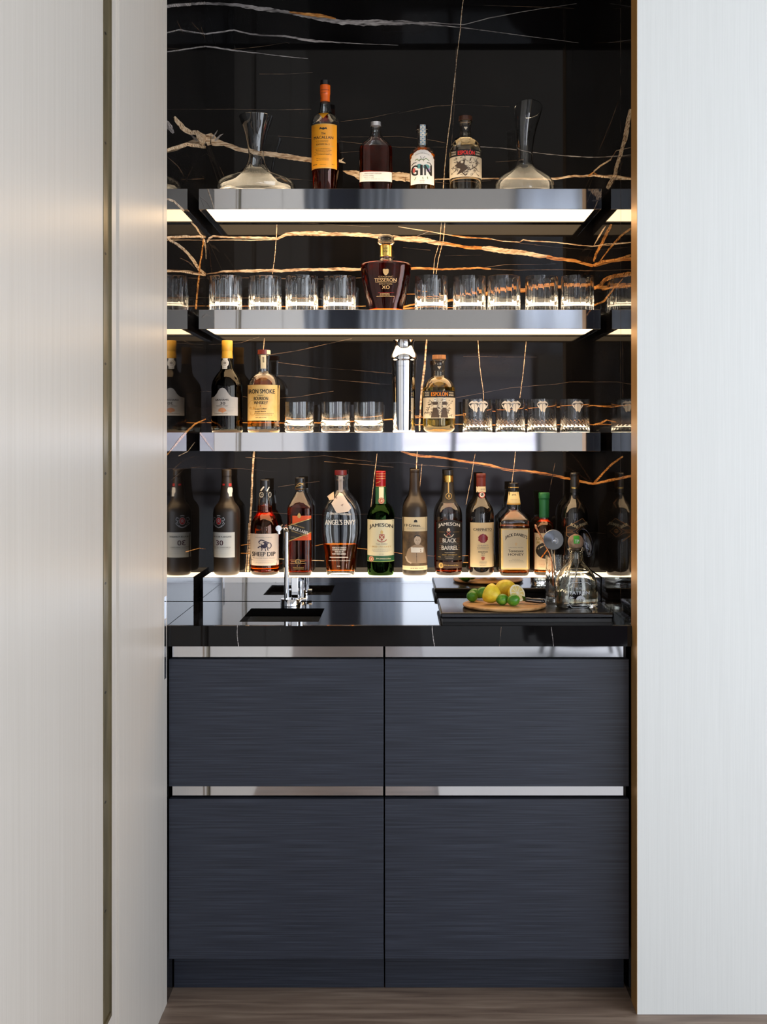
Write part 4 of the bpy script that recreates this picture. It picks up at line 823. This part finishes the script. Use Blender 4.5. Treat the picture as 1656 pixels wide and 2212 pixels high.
b.decal('lower_label',[R(mat('label_brown_black',(.05,.025,.015),.5),942,1211.5,997,1225),E(GD,951.6,1219,5,6,16),T(BK,'JJ',951.6,1219,4,5),T(GD,'John Jameson & Son',973,1218.6,30,3.6,rot=2)])
b=Bottle('wine_bottle','dark wine bottle with cream label and red wax seal, on the low ledge','bottle',1038.5,y,DLB,
  [(1022.6,9.8),(1024,10.5),(1030,10.5),(1031,10),(1063,10.4),(1072,10.8),(1079,13.5),(1085,17.5),(1092,22.6),(1100,26),(1110,27.7),(1122,28),(1222,27.8),(1236,27),(y,24)])
b.solid('body',1062,y,port2); b.solid('capsule',1022.6,1062.4,mat('brown_red_capsule',(.12,.018,.015),.42))
b.decal('neck_band',[R(CR,1028.4,1050.6,1048.6,1063),R(parch,1029,1052,1035,1061),T(GY,'DOCG',1042,1056.5,9,3.2)],e0=.0003)
b.decal('neck_seal',[E(RD,1040,1068.6,6.9,6.9,20),E(WH,1040,1068.6,5.2,5.2,18),P(BK,[(1038,1065),(1042.5,1064.6),(1043.4,1069),(1041,1072.6),(1038,1071),(1037,1068)])],vstep=3,e0=.0005,e1=.0007)
cl=mat('label_wine_cream',(.76,.62,.38),.5)
b.decal('label',[R(cl,1014.4,1127.2,1065.6,1222.6),T(BK,'CARPINETO',1040.5,1142,39,5.4),L(GY,[(1028,1146.4),(1060,1146.4)],.5)]+
  [P(mat('wax_seal',(.24,.012,.02),.3),[(1041+ (10.2+.9*math.sin(5*q*.4))*math.cos(q*2*math.pi/24),1161+(9.6+.8*math.cos(7*q*.35))*math.sin(q*2*math.pi/24)) for q in range(24)]),O(mat('wax_seal_ridge',(.36,.03,.04),.3),1041,1161,6.6,6,.8),
  T(GY,'CHIANTI',1041,1176,22,3),T(GY,'CLASSICO',1041,1181,25,3),scribble(GY,1024,1183.6,1058,1185.6,1,.4,2),T(BK,'RISERVA',1041.3,1189.8,20,3),T(BK,'2014',1041,1193.6,8,2),scribble(BK,1036,1195.6,1046,1198,1,.7,2),P(rb,[(1037,1201),(1041,1199.5),(1045,1201),(1044,1206),(1041,1208),(1038,1206)]),scribble(GY,1033,1209.5,1050,1215.5,3,.5,7),T(GY,'IMBOTTIGLIATO',1041,1218.6,14,1.4)])
b=Bottle('whiskey_bottle','square honey whiskey bottle with pale yellow label and black cap, on the low ledge','bottle',1108.8,y,DLB,
  [(1043,10.4),(1044,11),(1051.5,10.9),(1053,11.2),(1060,11.2),(1062,10.8),(1068,11.5),(1078,13.6),(1086,14.6),(1092,14.4),(1097,13.9),(1102,14.6),(1105,17),(1111,22.5),(1117,27.5),(1122,31.5),(1127,32.4),(1133,32.2),(1137,32.4),(1226,32.3),(1229,31.6),(1236,31.4),(y,29.5)],nb=6)
b.shell(1060,y,gl_clear,2.4,8); b.liquid(1134,y-7,honey,off=1.8); b.solid('cap',1043,1060.3,cap_black)
b.decal('cap_line',[R(GD,1098,1052,1119.6,1053.2)],e0=.0004)
hy=mat('label_honey',(.80,.66,.34),.5)
b.decal('neck_label',[P(hy,[(1098.3,1062),(1119.2,1062),(1122.6,1084),(1123,1089.5),(1094.6,1089.5),(1095,1084)]),T(BK,'Jack',1108.7,1069,9,3.4,arch=1),scribble(GY,1099,1077,1118,1081,1,.6,2),R(mat('print_amber_gold',(.75,.40,.05),.4),1094.6,1087,1123,1089.4)],vstep=3,e0=.0004,e1=.0006)
jl=mat('label_bone',(.74,.68,.52),.5)
b.decal('label',[R(mat('label_honey_edge',(.80,.62,.28),.5),1077,1139.6,1140.7,1227),P(jl,[(1082,1142),(1136,1142),(1137,1146),(1134,1168),(1134,1218),(1136,1224),(1082,1224),(1084,1218),(1084,1168),(1081,1146)]),T(BK,"JACK DANIEL'S",1111.5,1160,47,9,arch=7),P(cl,[(1108,1171),(1111,1169),(1114,1171),(1113,1175),(1111,1176.6),(1109,1175)]),T(GY,'ORIGINAL RECIPE',1111,1180,31,1.6),T(BK,'Tennessee',1110.8,1187.2,32,5.4),T(BK,'HONEY',1111,1194.8,33,4.8),scribble(GY,1100,1204,1122,1206,1,.5,2),scribble(GY,1093,1206.6,1129,1212,2,.6,5)],e0=.0004,e1=.0006)
b=Bottle('liqueur_bottle','small amber bottle with green capsule and white label, behind the mixing jug','bottle',1174.8,y,DLB,
  [(1064,11.2),(1065.5,12),(1072,12),(1076,12.2),(1078,11),(1118,10.7),(1122,10.9),(1125,12.2),(1129,17),(1134,20.8),(1140,22.6),(1148,23),(1232,23),(1237,22.4),(y,20)])
b.shell(1117,y,gl_clear,1.8,7); b.liquid(1122,y-6,amber); b.solid('capsule',1064,1117.6,mat('green_capsule',(.02,.16,.055),.35,.2))
dl=mat('label_warm_white',(.80,.62,.42),.5)
b.decal('label',[R(dl,1153.4,1150,1196.2,1228.6),R(GD,1154.6,1151.2,1195,1152),T(mat('print_olive',(.35,.26,.05),.5),'DIRT',1167,1162.5,21,6.2),T(mat('print_olive',(.35,.26,.05),.5),'M',1160,1170.8,4.6,6)]+
  [E(BK,1175.5,1187.5,20,17.5,28)]+[L(m_,[(1156+q,1184+q*.2),(1166+q,1179-q*.3),(1178,1176-q*.6)],1.3) for q,m_ in ((0,parch),(2,GD),(4,parch))]+[L(mat('print_orange',(.85,.25,.01),.5),[(1166,1203),(1184,1178)],2.4),scribble(rb,1160,1208,1194,1224,6,.4,8)])
b=Bottle('wine_bottle','tall black wine bottle with bronze-lined label, right end of the low ledge','bottle',1241,y,DLB,
  [(1021,9.3),(1022,9.9),(1027,9.9),(1028,9.4),(1055,9.8),(1068,10),(1076,11.6),(1083,15.5),(1090,21),(1098,25.5),(1108,28),(1120,28.5),(1225,28.4),(1236,27.6),(y,25)])
b.solid('body',1064,y,port2); b.solid('capsule',1021,1064.4,cap_black)
b.decal('capsule_line',[R(goldm,1231,1054.6,1251,1055.6),L(goldm,[(1233,1052.4),(1240,1053.4),(1247,1051.6)],1)],e0=.0003,e1=.0003)
bz=mat('print_bronze',(.40,.20,.08),.35,.4)
b.decal('label',[P(BK,[(1220,1137),(1253.6,1118),(1268.5,1134),(1268.5,1160),(1250,1166),(1220,1154)]),L(bz,[(1220.6,1137),(1253.6,1118),(1268.5,1134)],1.4),L(bz,[(1220.6,1137),(1220.6,1155),(1240,1167)],1.4),L(bz,[(1220,1143),(1236,1143),(1248,1136)],.8),L(bz,[(1220,1149),(1236,1149),(1248,1157)],.8),L(bz,[(1240,1146),(1252,1134),(1264,1146),(1252,1158),(1240,1146)],1),T(bz,'1 LITRE',1228,1146,11,2.2),T(CR,'BONE',1236.6,1133.8,17,6.4,rot=22),T(CR,'SHAKER',1256.5,1130.6,20,6,rot=-14),E(bz,1252,1145,4.4,4.8,12),E(BK,1250.4,1144.4,1.2,1.4,8),E(BK,1253.8,1144.4,1.2,1.4,8)],e0=.0003,e1=.0004)
# =================================================================== BLACK BOARD, WOODEN BOARD, FRUIT
ZTR=HC-.4205
tr=thing('cutting_board','large black rectangular board lying on the right side of the countertop','board',(.314,3.1625,ZT+.0004))
boxo('slab',-.2137,.2136,-.1425,.1425,.0085,.0231,slate,tr,bev=.0045)
boxo('foot_frame',-.2085,.2085,-.137,.137,0,.0085,black,tr)
wb=noisemat('acacia_board',[(.3,(.30,.13,.04)),(.5,(.52,.27,.10)),(.7,(.68,.40,.18))],(6,30,6),2.2,5,rough=.4)
ZW=ZTR+.008; wx,wy,wr=X(1089,3.132),3.132,.1064
o=lathe('serving_board',[(0,wr*.95),(.002,wr*.985),(.005,wr),(.0075,wr*.992),(.008,wr*.98)],wb,seg=72); o.location=(wx,wy,ZTR+.0003); tag(o,'round thin wooden board holding lemons and limes','board')
ZW+=.0004
limem=noisemat('lime_skin',[(.3,(.03,.15,.010)),(.55,(.08,.29,.018)),(.75,(.30,.48,.06))],(30,30,30),1.2,6,rough=.32,bump=.25)
lemm=noisemat('lemon_skin',[(.3,(.72,.50,.02)),(.6,(.86,.66,.05)),(.8,(.90,.74,.12))],(50,50,50),2.0,5,rough=.38,bump=.25)
def fruit(name,m,px,py,rpx,D,label,group,asp=1.12,rot=(0,0,0),tip=.1,z=None,parent=None):
    r=rpx*D/FP; n=16; bm=bmesh.new(); rs=[]
    for i in range(n+1):
        a=math.pi*i/n; zz=-math.cos(a); rr=math.sin(a)
        zz=zz*asp+ (math.copysign(tip,zz)*max(0,abs(zz)-.86)/.14 if abs(zz)>.86 else 0)
        rs.append(ring(bm,zz*r,max(rr*r,.0002),max(rr*r,.0002),2,28))
    loft(bm,rs); o=obj(name,bm,m); o.rotation_euler=rot; o.location=(X(px,D),D,(ZW+r) if z is None else z); tag(o,label,'fruit',group); return o
fruit('lime',limem,1019.5,1288.5,12.2,3.165,'lime at the left edge of the round board, end facing out','limes on the round board',1.08,(1.3,.2,.2))
fruit('lime',limem,1024,1276,11.5,3.22,'pale lime mostly hidden behind the leftmost lime','limes on the round board',1.1,(.3,1.2,.5))
fruit('lime',limem,1040,1272,11.5,3.205,'lime peeking out behind the cut lemon','limes on the round board',1.1,(.3,.6,.5),z=ZW+.019)
fruit('lime',limem,1084.7,1290.5,12.3,3.10,'lime in front of the lemons, left of the front pair','limes on the round board',1.05,(.4,1.4,.3))
fruit('lime',limem,1108.6,1292,12.8,3.085,'lime in front of the lemons, right of the front pair','limes on the round board',1.05,(1.2,.5,.9))
fruit('lemon',lemm,1091,1264,18.5,3.185,'whole lemon on top at the back of the fruit pile','lemons on the round board',1.2,(.3,1.5,.3),z=ZW+.033)
def half_lemon(px,py,D,rpx,rot,label,asp=1.15):
    r=rpx*D/FP; t=thing('lemon_half',label,'fruit',(X(px,D),D,Z(py,D)),'lemons on the round board'); t.rotation_euler=rot
    bm=bmesh.new(); n=12; rs=[]
    for i in range(n+1):
        a=math.pi/2*i/n; rs.append(ring(bm,-math.cos(a)*r*asp-(.006*math.cos(a)**12),max(math.sin(a)*r,.0002),max(math.sin(a)*r,.0002),2,32))
    loft(bm,rs); obj('peel',bm,lemm,t)
    pith=mat('lemon_pith',(.86,.80,.60),.5); pulp=noisemat('lemon_pulp',[(.3,(.80,.60,.16)),(.7,(.88,.74,.32))],(60,60,60),2,4,rough=.25)
    bm=bmesh.new(); loft(bm,[ring(bm,.0001,r*.985,r*.985,2,32),ring(bm,.0005,r*.97,r*.97,2,32)]); obj('pith',bm,pith,t)
    bm=bmesh.new()
    for i in range(9):
        a0=i*2*math.pi/9+.05; a1=(i+1)*2*math.pi/9-.05; pts=[(r*.10*math.cos((a0+a1)/2),r*.10*math.sin((a0+a1)/2))]+[(r*.82*math.cos(a0+(a1-a0)*j/5),r*.82*math.sin(a0+(a1-a0)*j/5)) for j in range(6)]
        V=[bm.verts.new((x,y_,.0009)) for x,y_ in pts]; bm.faces.new(V)
    obj('pulp',bm,pulp,t); return t
half_lemon(1117,1281,3.13,19.5,(math.radians(62),math.radians(24),math.radians(18)),'halved lemon showing its cut face at the right of the pile')
half_lemon(1056,1280,3.125,21.5,(math.radians(-50),math.radians(-62),math.radians(10)),'big lemon half lying cut face down and back at the left of the pile',1.25)
# knife
kn=thing('knife','black-handled paring knife on the right edge of the round board','knife',(X(1152,3.12),3.12,ZW+.005)); kn.rotation_euler=(0,math.radians(3),math.radians(-22))
bm=bmesh.new(); rs=[]
for x,hz,hy in ((-.022,.0045,.005),(-.018,.006,.0072),(0,.0058,.0070),(.018,.0062,.0075),(.026,.0052,.0068),(.028,.003,.005)):
    rs.append([bm.verts.new((x,math.copysign(abs(math.cos(a))**.5,math.cos(a))*hy,.0045+math.copysign(abs(math.sin(a))**.5,math.sin(a))*hz)) for a in [2*math.pi*i/16 for i in range(16)]])
loft(bm,rs); obj('handle',bm,blackgloss,kn)
boxo('tang',-.02,.022,-.0078,-.0070,.0035,.0052,satin,kn)
bm=bmesh.new(); V=[bm.verts.new(p) for p in ((-.022,-.001,.001),(-.10,0,.0005),(-.085,0,.012),(-.022,-.001,.012),(-.022,.0008,.001),(-.085,.0006,.012),(-.022,.0008,.012))]
bm.faces.new((V[0],V[1],V[2],V[3])); bm.faces.new((V[4],V[6],V[5],V[1])); bm.faces.new((V[3],V[2],V[5],V[6])); obj('blade',bm,chrome,kn)
# =================================================================== MIXING JUG, JIGGER, SPOON, PATRON
DJG=3.235; kj=DJG/FP; jr=25.5*kj; jh=(yb_at(ZTR,DJG)-1201)*kj; jcx=1203.5
jt=thing('mixing_jug','cut glass mixing jug holding bar tools, standing behind the squat tequila bottle','jug',(X(jcx,DJG),DJG,ZTR+.0004))
def jm(th,z):
    if z<.006 or z>jh*.72: return 1.0
    a=((th*9/math.pi)+z*60)%1.0; b_=((th*9/math.pi)-z*60)%1.0
    return 1-.03*max(0,1-abs(a-.5)/.2)-.03*max(0,1-abs(b_-.5)/.2)
outer=[(0,jr*.9),(.003,jr*.98)]+[(.006+(jh-.006)*i/24,jr) for i in range(25)]
inner=[(.014,.001),(.014,jr*.78),(.018,jr*.88),(jh*.6,jr*.92),(jh,jr*.945)]
def lip(co):
    q=max(0,(co.z-jh*.8)/(jh*.2)); a=math.atan2(co.y,co.x); w=max(0,math.cos(a))**8
    return Vector((co.x*(1+.28*q*q*w),co.y,co.z+.004*q*w))
bm=bmesh.new(); loft(bm,[ring(bm,z,r_,r_,2,90,jm) for z,r_ in outer]+[ring(bm,z,r_,r_,2,90) for z,r_ in inner[::-1]])
for v in bm.verts: v.co=lip(v.co)
obj('glass_body',bm,gl_clear,jt)
copper=mat('copper_rod',(.80,.36,.20),.2,1)
jg=thing('jigger','steel cone jigger leaning out of the mixing jug towards the viewer','jigger',(X(1195,3.19),3.19,Z(1166,3.19)))
bm=bmesh.new(); rj=21.8*3.19/FP; rs=[ring(bm,z,r_,r_,2,40) for z,r_ in ((-.050,.0035),(-.048,.0052),(0,rj),(.0006,rj*.985),(-.044,.0040),(-.045,.0008))]
loft(bm,rs); o=obj('cone',bm,mat('brushed_cone_steel',(.55,.56,.58),.16,1),jg); o.rotation_euler=(math.radians(82),0,math.radians(-12))
bm=bmesh.new(); tube(bm,[(-.002,.046,-.005),(.006,.054,-.06),(.012,.060,-.10)],.0022,10); obj('stem',bm,satin,jg)
sp=thing('bar_spoon','copper-coloured rod of a bar spoon leaning left out of the mixing jug','spoon',(X(1187,3.20),3.20,Z(1196,3.20)))
bm=bmesh.new(); kx=3.20/FP
tube(bm,[(-31*kx,-.01,59*kx),(-26*kx,-.008,50*kx),(-16*kx,-.004,30*kx),(0,0,0),(5*kx,.002,-20*kx),(9*kx,.008,-70*kx)],[.0032,.0026,.0018,.0018,.0018,.0018],10); obj('rod',bm,copper,sp)
lathe('tip',[(0,.002),(.002,.0036),(.005,.0036),(.007,.002)],copper,sp).location=(-31*kx,-.01,58*kx)
# second tool: dark mirror-finish spoon bowl seen behind the cork
st=thing('serving_spoon','dark mirror-finish spoon bowl showing behind the cork of the squat bottle','spoon',(X(1263,3.27),3.27,Z(1172,3.27)))
bm=bmesh.new(); k3=3.27/FP; n=10; rs=[]
for i in range(n+1):
    a=math.pi/2*i/n; rs.append(ring(bm,.010*(1-math.cos(a)),max(15*k3*math.sin(a),.0003),max(31*k3*math.sin(a),.0003),2,36))
rs.append(ring(bm,.0098,14*k3,30*k3,2,36))
for i in range(n-1,-1,-1):
    a=math.pi/2*i/n; rs.append(ring(bm,.0012+.0088*(1-math.cos(a)),max(14*k3*math.sin(a),.0002),max(30*k3*math.sin(a),.0002),2,36))
loft(bm,rs); o=obj('bowl',bm,mat('gunmetal',(.10,.10,.11),.06,1),st); o.rotation_euler=(math.radians(90),math.radians(-14),0)
bm=bmesh.new(); tube(bm,[(-.006,.002,-.034),(-.018,-.006,-.060),(X(1225,3.24)-X(1263,3.27)+.008,-.028,-.135)],.002,8); obj('handle',bm,satin,st)
DP=3.138; y=yb_at(ZTR,DP)
b=Bottle('tequila_bottle','squat clear tequila bottle with round cork, standing on the black board','bottle',1244,y,DP,
  [(1183,17),(1184.5,19),(1187,18.6),(1190,15),(1194,13.8),(1206,14.4),(1212,16.5),(1218,21),(1226,28),(1236,35),(1246,40.5),(1256,43.5),(1268,45.2),(1290,45.6),(1306,45.4),(1311,44),(y,41)],bcap=33,nb=2.9)
b.shell(1183,y,glassmat('squat_bottle_glass',(.985,.99,.965)),2.6,9); b.liquid(1276,y-8,water,off=1.9)
corkm=noisemat('pale_cork',[(.3,(.30,.18,.11)),(.6,(.48,.31,.20)),(.8,(.56,.38,.26))],(60,60,60),2,5,rough=.8)
ck=fruit('cork',corkm,1243,1171,17.2,DP,'x',None,asp=1.0,tip=0,z=0); ck.parent=b.t; ck.location=(X(1243,DP)-b.t.location.x,0,(y-1171)*DP/FP)
for p_ in ('label','category','group'):
    if p_ in ck: del ck[p_]
bm=bmesh.new(); tube(bm,[(0,0,(y-1190)*b.k),(0,0,(y-1180)*b.k)],.013,24); obj('cork_stem',bm,corkm,b.t)
gs=mat('green_sticker',(.08,.50,.05),.5)
rk=17.2*DP/FP
def ballsurf(x,yy,e):
    u=(x-1243)*b.k; v=(1171-yy)*b.k; q=math.sqrt(max((rk+e)**2-u*u-v*v,0)); return (u+(X(1243,DP)-b.t.location.x),-q,v+(y-1171)*b.k)
decal('cork_sticker',[R(gs,1236.5,1156.5,1249,1173),T(WH,'TP',1243,1168,8,7)],ballsurf,b.t,step=2,vstep=2,e0=.0004,e1=.0008)
whf=mat('etched_white',(.80,.84,.90),.6)
b.decal('neck_lettering',[T(BK,'PATRON',1243.5,1192.6,24,4.4)],vstep=2,e0=.0006,e1=.0006)
b.decal('lettering',[T(whf,'TEQUILA',1244,1245,20,3),T(whf,'100% DE AGAVE',1244,1249,23,2.4),T(whf,'SILVER',1246,1267,16,4),T(whf,'PATRÓN',1247,1275.6,41,9.4),P(whf,[(1239,1290),(1242,1285),(1247,1283),(1249,1282),(1251,1283),(1256,1285),(1259,1290),(1254,1292),(1250,1289),(1249,1293),(1247,1289),(1243,1292)]),L(whf,[(1226,1290),(1232,1285)],1.4),L(whf,[(1227,1284),(1231,1289)],1.4),L(whf,[(1224,1287),(1235,1287)],1),
  L(whf,[(1224,1300),(1230,1308),(1262,1308),(1270,1300)],.9),L(whf,[(1224,1260),(1230,1254),(1262,1254),(1270,1260)],1.0),L(whf,[(1224,1260),(1224,1300)],.6)],vstep=4,e0=.0005,e1=.0005)
# =================================================================== LIGHT
def area(name,loc,rot,sx,sy,e,col):
    l=bpy.data.lights.new(name,'AREA'); l.shape='RECTANGLE'; l.size=sx; l.size_y=sy; l.energy=e; l.color=col
    o=bpy.data.objects.new(name,l); C.objects.link(o); o.location=loc; o.rotation_euler=rot; return o
day=(.94,.97,1.0)
area('added_daylight_behind_right',(2.47,-4.12,1.12),(math.radians(90),0,0),1.4,2.15,40,day)  # added light in an unseen opening, outside the steel's mirrored view
area('added_daylight_behind_left',(-2.0,-4.12,1.12),(math.radians(90),0,0),1.75,2.15,30,day)  # added light behind an invented opening, brightens white panel and counter
area('added_daylight_side',(3.36,-.5,1.45),(math.radians(90),0,math.radians(90)),5.2,2.6,92,day)  # made-up side source, brightens the cream panelling on the left
w=bpy.data.worlds.new('World'); bpy.context.scene.world=w; w.use_nodes=True
nt=w.node_tree; bg=nt.nodes['Background']; bg.inputs[0].default_value=(.80,.88,1.0,1); bg.inputs[1].default_value=3.3
# =================================================================== CAMERA
cam=bpy.data.cameras.new('Camera'); co=bpy.data.objects.new('Camera',cam); C.objects.link(co)
co.location=(0,0,HC); co.rotation_euler=(math.radians(90),0,0)
cam.sensor_fit='HORIZONTAL'; cam.sensor_width=36; cam.lens=FP/1656*36
cam.shift_x=-(VX-828)/1656; cam.shift_y=-(1106-VY)/1656; cam.clip_start=.05
S=bpy.context.scene; S.camera=co
S.view_settings.view_transform='Standard'; S.view_settings.look='None'; S.view_settings.exposure=0; S.view_settings.gamma=1
S.cycles.use_denoising=True
S.cycles.max_bounces=16; S.cycles.transmission_bounces=14; S.cycles.glossy_bounces=6; S.cycles.diffuse_bounces=3; S.cycles.transparent_max_bounces=8
S.cycles.caustics_refractive=False; S.cycles.caustics_reflective=False; S.cycles.sample_clamp_indirect=6; S.cycles.blur_glossy=.3
